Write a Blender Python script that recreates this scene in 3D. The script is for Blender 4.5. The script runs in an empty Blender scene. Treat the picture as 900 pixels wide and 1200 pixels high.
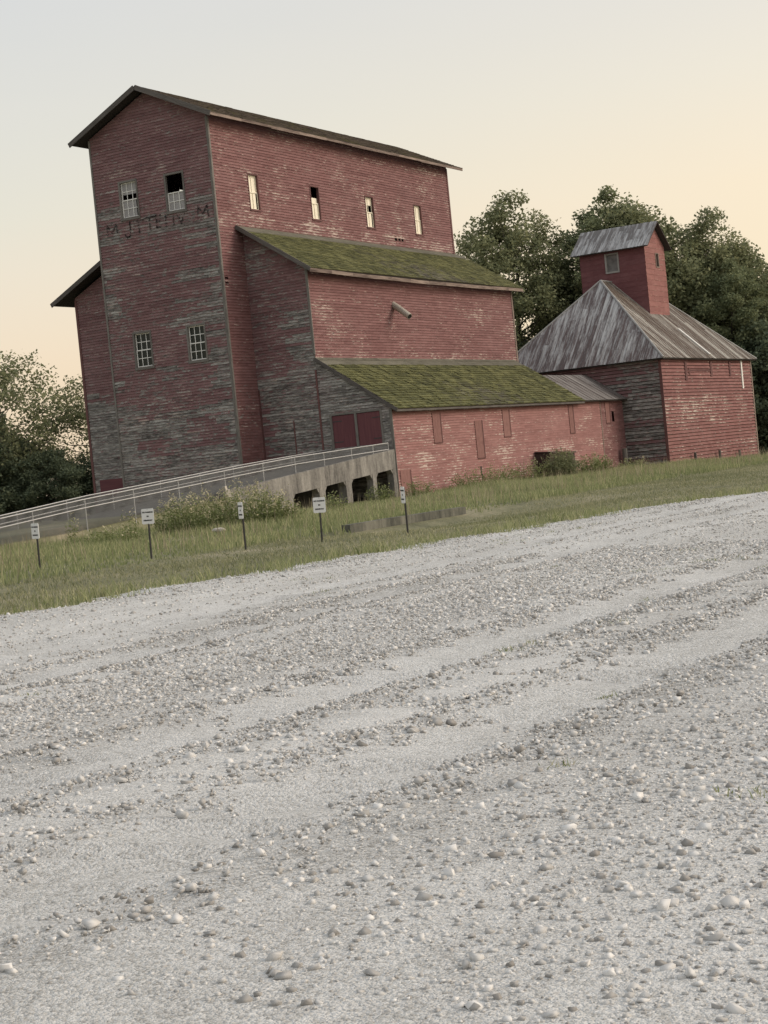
import bpy, math, random
import numpy as np
from mathutils import Vector, Matrix

random.seed(7)
rng = np.random.default_rng(11)
scene = bpy.context.scene
COL = scene.collection
V3 = Vector

# ------------------------------------------------------------------ helpers
def link(o, parent=None):
    COL.objects.link(o)
    if parent is not None:
        o.parent = parent
    return o

def tag(o, label=None, cat=None, group=None, kind=None):
    if label: o['label'] = label
    if cat: o['category'] = cat
    if group: o['group'] = group
    if kind: o['kind'] = kind
    return o

def empty(name, loc=(0, 0, 0)):
    o = bpy.data.objects.new(name, None)
    o.location = loc
    o.empty_display_size = 0.3
    return link(o)

class Frame:
    """local frame on a plane: u along, v up the plane, n out of it"""
    def __init__(s, O, U, V, N):
        s.O, s.U, s.V, s.N = V3(O), V3(U).normalized(), V3(V).normalized(), V3(N).normalized()
    def p(s, u, v, n=0.0):
        return s.O + s.U * u + s.V * v + s.N * n

class MB:
    def __init__(s, origin=(0, 0, 0)):
        s.v, s.f, s.uv, s.at = [], [], [], []
        s.o = V3(origin)
    def face(s, pts, uvs=None, a=(0, 0, 0.5)):
        i = len(s.v)
        s.v += [tuple(V3(p) - s.o) for p in pts]
        s.f.append(tuple(range(i, i + len(pts))))
        s.uv += uvs if uvs else [(p[0] + p[1], p[2]) for p in (V3(q) for q in pts)]
        s.at.append(a)
    def hexa(s, c, a=None):
        """c: 8 corners, bottom ring then top ring"""
        if a is None: a = (0, 0, random.random())
        L = (V3(c[1]) - V3(c[0])).length
        for q in ((3, 2, 1, 0), (4, 5, 6, 7), (0, 1, 5, 4), (1, 2, 6, 5), (2, 3, 7, 6), (3, 0, 4, 7)):
            P = [V3(c[k]) for k in q]
            e, g = P[1] - P[0], P[3] - P[0]
            if e.length >= g.length: uv = [(0, 0), (e.length, 0), (e.length, g.length), (0, g.length)]
            else: uv = [(0, 0), (0, e.length), (g.length, e.length), (g.length, 0)]
            k = a[2] * 37
            s.face(P, [(x + k, y + k * .37) for x, y in uv], a)
    def fbox(s, F, u0, u1, v0, v1, n0, n1, a=None):
        s.hexa([F.p(u0, v0, n0), F.p(u1, v0, n0), F.p(u1, v0, n1), F.p(u0, v0, n1),
                F.p(u0, v1, n0), F.p(u1, v1, n0), F.p(u1, v1, n1), F.p(u0, v1, n1)], a)
    def beam(s, A, B, w, h, up=(0, 0, 1), a=None):
        A, B = V3(A), V3(B); d = (B - A).normalized(); up = V3(up)
        if abs(d.dot(up)) > .98: up = V3((1, 0, 0))
        r = d.cross(up).normalized() * w / 2; t = r.cross(d).normalized() * h / 2
        s.hexa([A - r - t, B - r - t, B + r - t, A + r - t, A - r + t, B - r + t, B + r + t, A + r + t], a)
    def tube(s, pts, rad, n=8, cap=True, a=None):
        if a is None: a = (0, 0, random.random())
        pts = [V3(p) for p in pts]
        if not hasattr(rad, '__len__'): rad = [rad] * len(pts)
        rings = []; L = 0
        ref = V3((.13, .31, .94))
        for i, p in enumerate(pts):
            d = (pts[min(i + 1, len(pts) - 1)] - pts[max(i - 1, 0)]).normalized()
            if abs(d.dot(ref)) > .95: ref = V3((1, .1, .1))
            x = d.cross(ref).normalized(); y = d.cross(x)
            rings.append([p + (x * math.cos(2 * math.pi * k / n) + y * math.sin(2 * math.pi * k / n)) * rad[i] for k in range(n)])
        for i in range(len(pts) - 1):
            l = (pts[i + 1] - pts[i]).length
            for k in range(n):
                j = (k + 1) % n
                s.face([rings[i][k], rings[i][j], rings[i + 1][j], rings[i + 1][k]],
                       [(L, k / n), (L, (k + 1) / n), (L + l, (k + 1) / n), (L + l, k / n)], a)
            L += l
        if cap:
            s.face(rings[0][::-1], None, a); s.face(rings[-1], None, a)
    def build(s, name, mat, parent=None, smooth=False):
        m = bpy.data.meshes.new(name)
        m.from_pydata(s.v, [], s.f)
        uvl = m.uv_layers.new(name='UVMap')
        uvl.data.foreach_set('uv', np.array(s.uv, dtype=np.float32).ravel())
        arr = np.array(s.at, dtype=np.float32)
        for i, nm in enumerate(('wear', 'peel', 'rnd')):
            at = m.attributes.new(nm, 'FLOAT', 'FACE')
            at.data.foreach_set('value', np.ascontiguousarray(arr[:, i]))
        if smooth: m.polygons.foreach_set('use_smooth', [True] * len(m.polygons))
        m.materials.append(mat)
        m.update()
        o = bpy.data.objects.new(name, m)
        return link(o, parent)

def bits(name, mat, parent, F, *bx):
    for q in bx:
        mb = MB(parent.location if parent.parent is None else parent.parent.location); mb.fbox(F, *q); mb.build(name, mat, parent)

def clip(poly, u0, u1, v0, v1):
    def cut(P, ax, val, keep_gt):
        out = []
        for i in range(len(P)):
            a, b = P[i], P[(i + 1) % len(P)]
            ia = a[ax] >= val - 1e-9 if keep_gt else a[ax] <= val + 1e-9
            ib = b[ax] >= val - 1e-9 if keep_gt else b[ax] <= val + 1e-9
            if ia: out.append(a)
            if ia != ib:
                t = (val - a[ax]) / (b[ax] - a[ax])
                out.append((a[0] + t * (b[0] - a[0]), a[1] + t * (b[1] - a[1])))
        return out
    P = list(poly)
    for ax, val, g in ((0, u0, True), (0, u1, False), (1, v0, True), (1, v1, False)):
        if len(P) < 3: return []
        P = cut(P, ax, val, g)
    Q = []
    for p in P:
        if not Q or (abs(p[0] - Q[-1][0]) + abs(p[1] - Q[-1][1])) > 1e-6: Q.append(p)
    if len(Q) > 1 and (abs(Q[0][0] - Q[-1][0]) + abs(Q[0][1] - Q[-1][1])) <= 1e-6: Q.pop()
    if len(Q) < 3: return []
    ar = abs(sum(Q[i][0] * Q[(i + 1) % len(Q)][1] - Q[(i + 1) % len(Q)][0] * Q[i][1] for i in range(len(Q)))) / 2
    return Q if ar > 1e-5 else []

def boards(mb, F, poly, pitch, lap=.03, seg=(.5, 1.7), holes=(), wear=None, peel=None, jit=.004, gap=0.0):
    """lapped boards (clapboards, shingles, roof sheets): each one real, tilted out at its lower edge"""
    us = [p[0] for p in poly]; vs = [p[1] for p in poly]
    umin, umax, vmin, vmax = min(us), max(us), min(vs), max(vs)
    for k in range(math.floor(vmin / pitch), math.ceil(vmax / pitch)):
        b0, b1 = k * pitch, (k + 1) * pitch
        cuts = sorted({b0, b1} | {h[i] for h in holes for i in (2, 3) if b0 + 1e-4 < h[i] < b1 - 1e-4})
        br = [umin]
        u = umin - random.random() * seg[0]
        while u < umax:
            u += random.uniform(*seg)
            if umin < u < umax: br.append(u)
        br.append(umax)
        hb = {h[i] for h in holes for i in (0, 1) if h[3] > b0 and h[2] < b1 and umin < h[i] < umax}
        br = sorted(set(br) | hb)
        run = random.random(); left = 0
        for i in range(len(br) - 1):
            u0, u1 = br[i], br[i + 1]
            if u1 - u0 < 1e-4: continue
            if left <= 0:
                run = random.random(); left = random.choice((1, 1, 2, 3)); dj = random.random() * jit
                ku, kv = random.random() * 40, random.randrange(40)
            left -= 1
            for c in range(len(cuts) - 1):
                v0, v1 = cuts[c], cuts[c + 1]
                cu, cv = (u0 + u1) / 2, (v0 + v1) / 2
                if any(h[0] < cu < h[1] and h[2] < cv < h[3] for h in holes): continue
                P = clip(poly, u0, u1, max(v0, b0 + gap), v1)
                if not P: continue
                w = wear(cu, cv) if wear else 0.0
                pl = peel(cu, cv) if peel else 0.0
                a = (w, pl, run)
                off = lambda v: lap * (1 - (v - b0) / pitch) + dj
                mb.face([F.p(q[0], q[1], off(q[1])) for q in P], [(q[0] + ku, q[1] - b0 - gap + kv) for q in P], a)
                bb = b0 + gap
                lo = [q for q in P if abs(q[1] - bb) < 1e-6]
                if len(lo) >= 2:
                    x0, x1 = min(q[0] for q in lo), max(q[0] for q in lo)
                    if x1 - x0 > 1e-4:
                        mb.face([F.p(x0, bb, -.004), F.p(x1, bb, -.004), F.p(x1, bb, off(bb)), F.p(x0, bb, off(bb))],
                                [(x0 + ku, kv), (x1 + ku, kv), (x1 + ku, kv + .01), (x0 + ku, kv + .01)], a)

# ------------------------------------------------------------------ materials
def new_mat(name):
    m = bpy.data.materials.new(name); m.use_nodes = True
    nt = m.node_tree
    return m, nt, nt.nodes, nt.links, nt.nodes['Principled BSDF']

class N:
    """tiny node builder"""
    def __init__(s, nt): s.nt, s.n, s.l = nt, nt.nodes, nt.links
    def put(s, sock, val):
        if val is None: return
        if hasattr(val, 'is_linked') or hasattr(val, 'links'): s.l.new(val, sock)
        else: sock.default_value = val
    def math(s, op, a, b=None, c=None, clamp=False):
        n = s.n.new('ShaderNodeMath'); n.operation = op; n.use_clamp = clamp
        s.put(n.inputs[0], a); s.put(n.inputs[1], b)
        if c is not None: s.put(n.inputs[2], c)
        return n.outputs[0]
    def mix(s, f, a, b):
        n = s.n.new('ShaderNodeMix'); n.data_type = 'RGBA'
        s.put(n.inputs[0], f)
        for sk, v in ((n.inputs[6], a), (n.inputs[7], b)):
            s.put(sk, (*v, 1) if isinstance(v, tuple) and len(v) == 3 else v)
        return n.outputs[2]
    def attr(s, nm):
        n = s.n.new('ShaderNodeAttribute'); n.attribute_name = nm
        return n.outputs['Fac']
    def uv(s, sx, sy, sz=1):
        n = s.n.new('ShaderNodeUVMap'); n.uv_map = 'UVMap'
        m = s.n.new('ShaderNodeMapping'); m.inputs['Scale'].default_value = (sx, sy, sz)
        s.l.new(n.outputs[0], m.inputs[0]); return m.outputs[0]
    def obj(s, sx, sy, sz):
        n = s.n.new('ShaderNodeTexCoord')
        m = s.n.new('ShaderNodeMapping'); m.inputs['Scale'].default_value = (sx, sy, sz)
        s.l.new(n.outputs['Object'], m.inputs[0]); return m.outputs[0]
    def noise(s, vec, scale=1, det=4, rough=.55):
        n = s.n.new('ShaderNodeTexNoise')
        n.inputs['Scale'].default_value = scale; n.inputs['Detail'].default_value = det
        n.inputs['Roughness'].default_value = rough
        s.l.new(vec, n.inputs['Vector']); return n.outputs['Fac']
    def ramp(s, f, *stops):
        n = s.n.new('ShaderNodeValToRGB'); r = n.color_ramp
        while len(r.elements) < len(stops): r.elements.new(.5)
        for e, (p, c) in zip(r.elements, stops): e.position = p; e.color = (*c, 1)
        s.l.new(f, n.inputs[0]); return n.outputs[0]
    def bump(s, h, st, dist=.02):
        n = s.n.new('ShaderNodeBump'); n.inputs['Strength'].default_value = st; n.inputs['Distance'].default_value = dist
        s.l.new(h, n.inputs['Height']); return n.outputs[0]

RED_D, RED_L = (.112, .057, .060), (.228, .130, .132)
def siding_mat(name, red_d=RED_D, red_l=RED_L, pale=(.50, .41, .36), edge=.16):
    m, nt, n, l, b = new_mat(name); k = N(nt)
    wear, peel, rnd = k.attr('wear'), k.attr('peel'), k.attr('rnd')
    st = k.noise(k.uv(1.4, 13), 1, 5, .7)            # grain along the board
    blot = k.noise(k.uv(.8, 2), 1, 4, .65)
    fleck = k.noise(k.uv(2.0, 8), 1, 5, .78)
    area = k.noise(k.obj(.45, .45, .8), 1, 3, .6)
    red = k.mix(k.math('MULTIPLY_ADD', k.math('SUBTRACT', st, .5), 1.8, k.math('MULTIPLY_ADD', rnd, .40, .30), True), red_d, red_l)
    red = k.mix(k.math('MULTIPLY', k.math('SUBTRACT', blot, .46), 2.2, clamp=True), red, tuple(c * 1.12 + .03 for c in red_l))
    gr = k.ramp(k.math('MULTIPLY_ADD', k.math('SUBTRACT', rnd, .5), .30, k.math('MULTIPLY_ADD', k.math('SUBTRACT', k.noise(k.uv(2.0, 11), 1, 5, .8), .5), 2.4, .5)),
                (.12, (.048, .043, .041)), (.48, (.175, .165, .155)), (.88, (.40, .385, .36)))
    g1 = k.math('MULTIPLY_ADD', k.math('SUBTRACT', k.noise(k.uv(2.1, 7), 1, 6, .78), .5), 3.1, wear)
    gm = k.math('MULTIPLY_ADD', k.math('SUBTRACT', g1, .5), 5, .5, True)
    c = k.mix(gm, red, gr)
    crack = k.noise(k.uv(1.6, 9), 1, 5, .8)
    c = k.mix(k.math('MULTIPLY', k.math('SUBTRACT', crack, .64), 9, clamp=True), c, (.040, .034, .033))
    fadef = k.math('MULTIPLY', k.math('SUBTRACT', k.noise(k.obj(.30, .30, .55), 1, 4, .65), .50), 2.6, clamp=True)
    c = k.mix(k.math('MULTIPLY', fadef, .45), c, tuple(x * .9 + .055 for x in red_l))
    # bare, paler wood: flecks, and the worn lower edge of each board
    uvn = n.new('ShaderNodeUVMap'); uvn.uv_map = 'UVMap'; sx = n.new('ShaderNodeSeparateXYZ'); l.new(uvn.outputs[0], sx.inputs[0])
    low = k.math('SUBTRACT', 1.0, k.math('MULTIPLY', k.math('FRACT', sx.outputs[1]), 16), clamp=True)
    thr = k.math('SUBTRACT', k.math('MULTIPLY_ADD', k.math('SUBTRACT', .5, area), .55, .735), k.math('MULTIPLY_ADD', peel, .36, k.math('MULTIPLY', low, edge)))
    pm = k.math('MULTIPLY', k.math('SUBTRACT', fleck, thr), 12, clamp=True)
    c = k.mix(k.math('MULTIPLY', pm, k.math('MULTIPLY_ADD', rnd, .35, .62)), c, k.mix(rnd, pale, tuple(x * .75 for x in pale)))
    l.new(c, b.inputs['Base Color'])
    b.inputs['Roughness'].default_value = .88
    b.inputs['Specular IOR Level'].default_value = .25
    l.new(k.bump(k.math('ADD', st, k.math('MULTIPLY', pm, .5)), .5, .008), b.inputs['Normal'])
    return m

def wood_mat(name, d, lt, sx=2, sy=24, rough=.85):
    m, nt, n, l, b = new_mat(name); k = N(nt)
    st = k.noise(k.uv(sx, sy), 1, 5, .65); rnd = k.attr('rnd')
    c = k.mix(k.math('MULTIPLY_ADD', k.math('SUBTRACT', st, .5), 2.2, k.math('MULTIPLY_ADD', rnd, .4, .3), True), d, lt)
    l.new(c, b.inputs['Base Color']); b.inputs['Roughness'].default_value = rough
    b.inputs['Specular IOR Level'].default_value = .25
    l.new(k.bump(st, .4, .006), b.inputs['Normal'])
    return m

def plain_mat(name, c, rough=.6, metal=0, var=.25, scale=6):
    m, nt, n, l, b = new_mat(name); k = N(nt)
    f = k.noise(k.obj(scale, scale, scale), 1, 4)
    l.new(k.mix(f, tuple(x * (1 - var) for x in c), tuple(min(1, x * (1 + var)) for x in c)), b.inputs['Base Color'])
    b.inputs['Roughness'].default_value = rough; b.inputs['Metallic'].default_value = metal
    return m

def moss_mat(name, moss=1.0):
    m, nt, n, l, b = new_mat(name); k = N(nt)
    rnd = k.attr('rnd'); wear = k.attr('wear')
    st = k.noise(k.uv(9, 9), 1, 5, .7)
    base = k.ramp(k.math('MULTIPLY_ADD', st, .6, k.math('MULTIPLY', rnd, .4)), (.25, (.075, .070, .058)), (.75, (.20, .185, .155)))
    ms = k.ramp(k.math('MULTIPLY_ADD', k.noise(k.obj(4, 9, 4), 1, 6, .82), .8, k.math('MULTIPLY_ADD', rnd, .20, k.math('MULTIPLY_ADD', k.noise(k.obj(.9, 1.4, .9), 1, 4, .7), .5, -.22))), (.30, (.050, .053, .029)), (.52, (.115, .118, .053)), (.76, (.225, .222, .104)))
    f = k.math('MULTIPLY_ADD', k.math('SUBTRACT', k.math('ADD', k.noise(k.obj(1.3, 1.3, 1.3), 1, 7, .8), k.math('MULTIPLY', rnd, .10)), .56), 5, k.math('MULTIPLY', wear, 3.0), True)
    c = k.mix(f, base, ms)
    l.new(c, b.inputs['Base Color']); b.inputs['Roughness'].default_value = .95
    b.inputs['Specular IOR Level'].default_value = .15
    l.new(k.bump(k.math('ADD', k.noise(k.obj(11, 11, 11), 1, 5, .8), k.math('MULTIPLY', f, .4)), 1.0, .06), b.inputs['Normal'])
    return m

def tin_mat(name, dark=(.072, .064, .062), rust=(.115, .072, .068), light=(.42, .42, .415), bias=.0):
    """weathered roof sheets, streaked down the slope (uv.x runs down the slope)"""
    m, nt, n, l, b = new_mat(name); k = N(nt)
    rnd, wear = k.attr('rnd'), k.attr('wear')
    st = k.noise(k.uv(.42, 3.6), 1, 6, .75); fine = k.noise(k.uv(2.2, 9), 1, 4, .7)
    f = k.math('ADD', k.math('MULTIPLY_ADD', k.math('SUBTRACT', st, .5), 5.0, .42 + bias), k.math('MULTIPLY_ADD', k.math('SUBTRACT', rnd, .5), .55, k.math('MULTIPLY', k.math('SUBTRACT', fine, .5), .9)))
    uvn = n.new('ShaderNodeUVMap'); uvn.uv_map = 'UVMap'
    f = k.math('SUBTRACT', f, wear, clamp=True)
    dk = k.mix(k.noise(k.uv(.8, 4), 1, 4), dark, rust)
    l.new(k.mix(f, dk, light), b.inputs['Base Color'])
    b.inputs['Roughness'].default_value = .62; b.inputs['Metallic'].default_value = 0.0
    b.inputs['Specular IOR Level'].default_value = .35
    l.new(k.bump(fine, .25, .006), b.inputs['Normal'])
    return m

def leaf_mat(name, a, c, lt, trans=.36):
    m, nt, n, l, b = new_mat(name); k = N(nt)
    rnd, wear = k.attr('rnd'), k.attr('wear')
    col = k.ramp(k.math('MULTIPLY_ADD', rnd, .55, k.math('MULTIPLY', wear, .45)), (.1, a), (.5, c), (.92, lt))
    l.new(col, b.inputs['Base Color']); b.inputs['Roughness'].default_value = .75
    b.inputs['Specular IOR Level'].default_value = .2
    t = n.new('ShaderNodeBsdfTranslucent'); l.new(col, t.inputs[0])
    mx = n.new('ShaderNodeMixShader'); mx.inputs[0].default_value = trans
    l.new(b.outputs[0], mx.inputs[1]); l.new(t.outputs[0], mx.inputs[2])
    l.new(mx.outputs[0], n['Material Output'].inputs[0])
    return m

def concrete_mat(name, d=(.095, .090, .083), lt=(.335, .320, .292)):
    m, nt, n, l, b = new_mat(name); k = N(nt)
    v = k.noise(k.obj(1.1, 1.1, .22), 2.2, 6, .65); f2 = k.noise(k.obj(3, 3, 3), 3, 5, .7)
    f = k.math('MULTIPLY_ADD', k.math('SUBTRACT', v, .5), 2.6, k.math('MULTIPLY', f2, .85), True)
    l.new(k.mix(f, d, lt), b.inputs['Base Color']); b.inputs['Roughness'].default_value = .9
    l.new(k.bump(f2, .5, .03), b.inputs['Normal'])
    return m

M = dict(
    siding=siding_mat('weathered red clapboard'),
    siding_side=siding_mat('sun faded red clapboard', (.118, .054, .053), (.232, .118, .115), (.58, .48, .42)),
    siding_low=siding_mat('pale red clapboard', (.200, .096, .091), (.325, .168, .157), (.68, .59, .52)),
    barn_side=siding_mat('red barn boards', (.135, .058, .055), (.250, .118, .109), (.62, .54, .47), .17),
    trim=wood_mat('grey weathered trim', (.075, .068, .062), (.24, .225, .205)),
    trim_red=wood_mat('worn red trim', (.080, .038, .038), (.17, .085, .08)),
    fascia=wood_mat('brown peeling fascia', (.06, .04, .035), (.33, .26, .22), 1.1, 14),
    rake=wood_mat('dark grey rake board', (.045, .040, .037), (.15, .135, .125), 1.5, 18),
    soffit=wood_mat('dark roof boarding', (.03, .026, .024), (.07, .06, .055)),
    door=wood_mat('dark red door boards', (.105, .040, .048), (.165, .066, .070), .6, 9),
    hatch=wood_mat('faded red hatch boards', (.165, .080, .074), (.27, .145, .13), 4, 9),
    dark=plain_mat('dark interior boards', (.014, .013, .012), .9),
    white=wood_mat('old white sash paint', (.66, .65, .62), (.84, .83, .80)),
    greyframe=wood_mat('grey window frame', (.09, .082, .075), (.22, .205, .19)),
    cream=plain_mat('cream sky reflection tone', (.80, .74, .60), .6, 0, .07, 2),  # opaque cream stands in for bright sky reflected in the side windows
    greyblind=plain_mat('grey window sheeting', (.30, .29, .29), .7, 0, .12, 5),
    glass=None, moss=moss_mat('mossy wood shingles'), shingle=None,
    tin=tin_mat('streaked barn roof sheets'),
    tin_side=tin_mat('brown barn roof sheets', (.095, .078, .060), (.130, .085, .064), (.42, .40, .36), -.14),
    tin_cup=tin_mat('silvery cupola roof sheets', (.10, .098, .097), (.13, .115, .11), (.40, .405, .41), .06),
    tin_low=tin_mat('dull lean-to roof sheets', (.07, .06, .056), (.10, .08, .07), (.22, .205, .195), -.05),
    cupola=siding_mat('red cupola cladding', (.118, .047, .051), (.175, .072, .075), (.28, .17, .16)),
    concrete=concrete_mat('stained ramp concrete'),
    wallcon=concrete_mat('mossy low wall concrete', (.05, .052, .042), (.19, .185, .15)),
    galv=plain_mat('galvanised rail', (.40, .40, .40), .5, .2, .2),
    wire=plain_mat('galvanised wire', (.20, .20, .20), .6, .1, .1),
    post=plain_mat('dark sign post', (.030, .028, .027), .7),
    sign=plain_mat('white sign face', (.74, .74, .74), .5, 0, .06, 8),
    ink=plain_mat('black sign lettering', (.02, .02, .02), .7),
    bark=wood_mat('tree bark', (.035, .030, .026), (.10, .088, .075), 1, 12),
    leaf=leaf_mat('dark green foliage', (.110, .136, .076), (.200, .226, .124), (.310, .325, .175)),
    leaf2=leaf_mat('olive green foliage', (.120, .140, .078), (.218, .234, .128), (.340, .340, .185)),
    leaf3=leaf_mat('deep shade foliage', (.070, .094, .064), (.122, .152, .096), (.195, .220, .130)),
    grass=leaf_mat('tall weedy grass', (.140, .172, .076), (.262, .295, .138), (.45, .43, .25), .3),
    turf=leaf_mat('mown grass', (.135, .155, .080), (.262, .270, .150), (.47, .43, .29), .25),
    weed=leaf_mat('weed leaves', (.115, .145, .056), (.225, .258, .105), (.52, .47, .32), .3),
    plume=leaf_mat('dry cream seed heads', (.20, .17, .11), (.36, .31, .21), (.55, .48, .34), .3),
    flash=wood_mat('grey olive roll roofing', (.085, .080, .060), (.17, .16, .125), 1.2, 3),
    deckcon=concrete_mat('dark worn ramp deck', (.05, .048, .044), (.14, .135, .125)),
    pipe=plain_mat('dark pipe', (.035, .034, .036), .6),
    rubble=plain_mat('pale broken concrete', (.42, .385, .33), .9, 0, .3, 9),
)
def shingle_mat():
    m, nt, n, l, b = new_mat('dark worn roof shingles'); k = N(nt)
    st = k.noise(k.uv(7, 7), 1, 5, .7); rnd = k.attr('rnd')
    base = k.ramp(k.math('MULTIPLY_ADD', st, .6, k.math('MULTIPLY', rnd, .4)), (.25, (.040, .034, .030)), (.75, (.125, .105, .088)))
    f = k.math('MULTIPLY', k.math('SUBTRACT', k.noise(k.obj(.9, .9, .9), 1, 6, .7), .52), 6, clamp=True)
    l.new(k.mix(f, base, (.085, .085, .032)), b.inputs['Base Color']); b.inputs['Roughness'].default_value = .95
    b.inputs['Specular IOR Level'].default_value = .15
    return m
M['shingle'] = shingle_mat()
def glass_mat():
    m, nt, n, l, b = new_mat('dark window glass')
    b.inputs['Base Color'].default_value = (.012, .018, .015, 1); b.inputs['Roughness'].default_value = .2; b.inputs['Specular IOR Level'].default_value = .25
    k = N(nt); l.new(k.bump(k.noise(k.obj(2, 2, 2), 1, 2), .12, .05), b.inputs['Normal'])
    return m
M['glass'] = glass_mat()

# ------------------------------------------------------------------ terrain
def smooth(t): t = min(1, max(0, t)); return t * t * (3 - 2 * t)
def g(x, y):
    z = -.042 * max(0., min(y, 90.) - 20.) * smooth((y - 18) / 8)
    z -= .24 * smooth((x - 22.3) / .5) * smooth((28.5 - x) / 5) * smooth((-17 - y) / 5) * smooth((y + 32) / 3)
    return z
def g_np(P): return np.array([g(a, b) for a, b in P])
EDGE = [(-400, 26.0), (-75, 27.2), (-55, 28.2), (-45, 28.8), (-34, 29.95), (-31, 30.2), (-29.9, 31.0), (-26.2, 32.5), (-15, 34.5), (0, 36.5), (30, 39), (400, 60)]
def edge_x(y):
    for (a, xa), (b, xb) in zip(EDGE, EDGE[1:]):
        if a <= y <= b: break
    t = (y - a) / (b - a)
    w = .28 * math.sin(y * 1.7) + .22 * math.sin(y * 3.9 + 1.3) + .13 * math.sin(y * 9.1 + .4) + .08 * math.sin(y * 21.)
    return xa + t * (xb - xa) + w

def grid_mesh(name, xs, ys, zf, mat, fn=None):
    nx, ny = len(xs), len(ys)
    v = [(x, y, zf(x, y)) for y in ys for x in xs] if fn is None else fn
    f = [(j * nx + i, j * nx + i + 1, (j + 1) * nx + i + 1, (j + 1) * nx + i) for j in range(ny - 1) for i in range(nx - 1)]
    m = bpy.data.meshes.new(name); m.from_pydata(v, [], f)
    m.polygons.foreach_set('use_smooth', [True] * len(m.polygons))
    m.materials.append(mat); m.update()
    return link(bpy.data.objects.new(name, m))

def ground_mat():
    m, nt, n, l, b = new_mat('grassy earth'); k = N(nt)
    a = k.noise(k.obj(.35, .35, .35), 1, 5, .6); c = k.noise(k.obj(7, 7, 7), 1, 5, .75); d = k.noise(k.obj(60, 60, 60), 1, 3, .7)
    f = k.math('MULTIPLY_ADD', k.math('SUBTRACT', a, .5), 1.2, k.math('MULTIPLY_ADD', c, .6, k.math('MULTIPLY', d, .3)), True)
    l.new(k.ramp(f, (.25, (.12, .125, .068)), (.5, (.23, .225, .13)), (.75, (.40, .35, .25))), b.inputs['Base Color'])
    b.inputs['Roughness'].default_value = .95
    l.new(k.bump(k.math('ADD', c, d), .8, .06), b.inputs['Normal'])
    return m
def gravel_mat():
    m, nt, n, l, b = new_mat('pale crushed gravel'); k = N(nt)
    a = k.noise(k.obj(.55, .13, .3), 1, 6, .68); c = k.noise(k.obj(2.2, 1.6, 2), 1, 6, .75)
    vo = n.new('ShaderNodeTexVoronoi'); vo.inputs['Scale'].default_value = 58
    l.new(k.obj(1, 1, 1), vo.inputs['Vector'])
    v2 = n.new('ShaderNodeTexVoronoi'); v2.inputs['Scale'].default_value = 140
    l.new(k.obj(1, 1, 1), v2.inputs['Vector'])
    sep = n.new('ShaderNodeSeparateColor'); l.new(vo.outputs['Color'], sep.inputs[0])
    sep2 = n.new('ShaderNodeSeparateColor'); l.new(v2.outputs['Color'], sep2.inputs[0])
    stone = k.math('MULTIPLY_ADD', sep.outputs[0], .5, k.math('MULTIPLY', sep2.outputs[1], .5))
    f = k.math('ADD', k.math('MULTIPLY', stone, .85), k.math('MULTIPLY_ADD', a, 1.1, k.math('MULTIPLY_ADD', c, .65, -.83)))
    col = k.ramp(f, (.04, (.28, .27, .248)), (.42, (.51, .505, .485)), (.88, (.70, .695, .675)))
    l.new(col, b.inputs['Base Color']); b.inputs['Roughness'].default_value = .92
    h = k.math('ADD', k.math('MULTIPLY', vo.outputs['Distance'], -1.0), k.math('MULTIPLY', v2.outputs['Distance'], -.5))
    h = k.math('MULTIPLY_ADD', k.noise(k.obj(30, 30, 30), 1, 5, .75), 1.2, h)
    l.new(k.bump(h, .8, .012), b.inputs['Normal'])
    return m

def axis(lo, hi, fine0, fine1, step):
    a = list(np.arange(fine0, fine1 + .01, step))
    x = fine0; s = step
    while x > lo: s *= 1.5; x -= s; a.insert(0, x)
    x = fine1; s = step
    while x < hi: s *= 1.5; x += s; a.append(x)
    return a
go = grid_mesh('ground', axis(-2500, 2500, -30, 60, .9), axis(-2500, 2500, -75, 95, 1.5), g, ground_mat())
tag(go, kind='structure')

# gravel lot: uneven left edge, shallow wheel ruts
def gravel_z(x, y, t):
    z = g(x, y) + .09
    z += .018 * math.sin(x * .9 + y * .13) + .012 * math.sin(y * .7 + x * .31) + .03
    for c in (33.2, 35.0, 38.6, 40.4):
        d = x - (c + .02 * (y + 40) + .35 * math.sin(y * .09))
        z -= .055 * math.exp(-(d / .26) ** 2) - .018 * math.exp(-((abs(d) - .5) / .2) ** 2)
    b = smooth(t / .02); return (g(x, y) + .008) * (1 - b) + z * b
ys = list(np.arange(-75, 60, .2)) + [70, 100, 200, 390]
ys = [-390, -200, -110] + ys
us = [0, .006, .012, .02] + list(np.linspace(.03, .45, 62)) + [.6, 1.0]
fn = []
for y in ys:
    x0 = edge_x(y)
    for t in us:
        x = x0 + t * (90 if t <= .45 else 90 + (t - .45) * 500)
        fn.append((x, y, gravel_z(x, y, t)))
gl = grid_mesh('gravel_lot', us, ys, None, gravel_mat(), fn)
tag(gl, kind='structure')

# ------------------------------------------------------------------ sheets of blades, leaves, stones (numpy)
def np_mesh(name, verts, faces_flat, loop_starts, rnd, wear, mat, parent=None, smooth=False):
    m = bpy.data.meshes.new(name)
    m.vertices.add(len(verts)); m.vertices.foreach_set('co', verts.astype(np.float32).ravel())
    m.loops.add(len(faces_flat)); m.loops.foreach_set('vertex_index', faces_flat.astype(np.int32))
    m.polygons.add(len(loop_starts)); m.polygons.foreach_set('loop_start', loop_starts.astype(np.int32))
    for nm, arr in (('rnd', rnd), ('wear', wear)):
        at = m.attributes.new(nm, 'FLOAT', 'FACE'); at.data.foreach_set('value', arr.astype(np.float32))
    if smooth: m.polygons.foreach_set('use_smooth', np.ones(len(loop_starts), dtype=bool))
    m.materials.append(mat); m.update(calc_edges=True); m.validate()
    return link(bpy.data.objects.new(name, m), parent)

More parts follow.
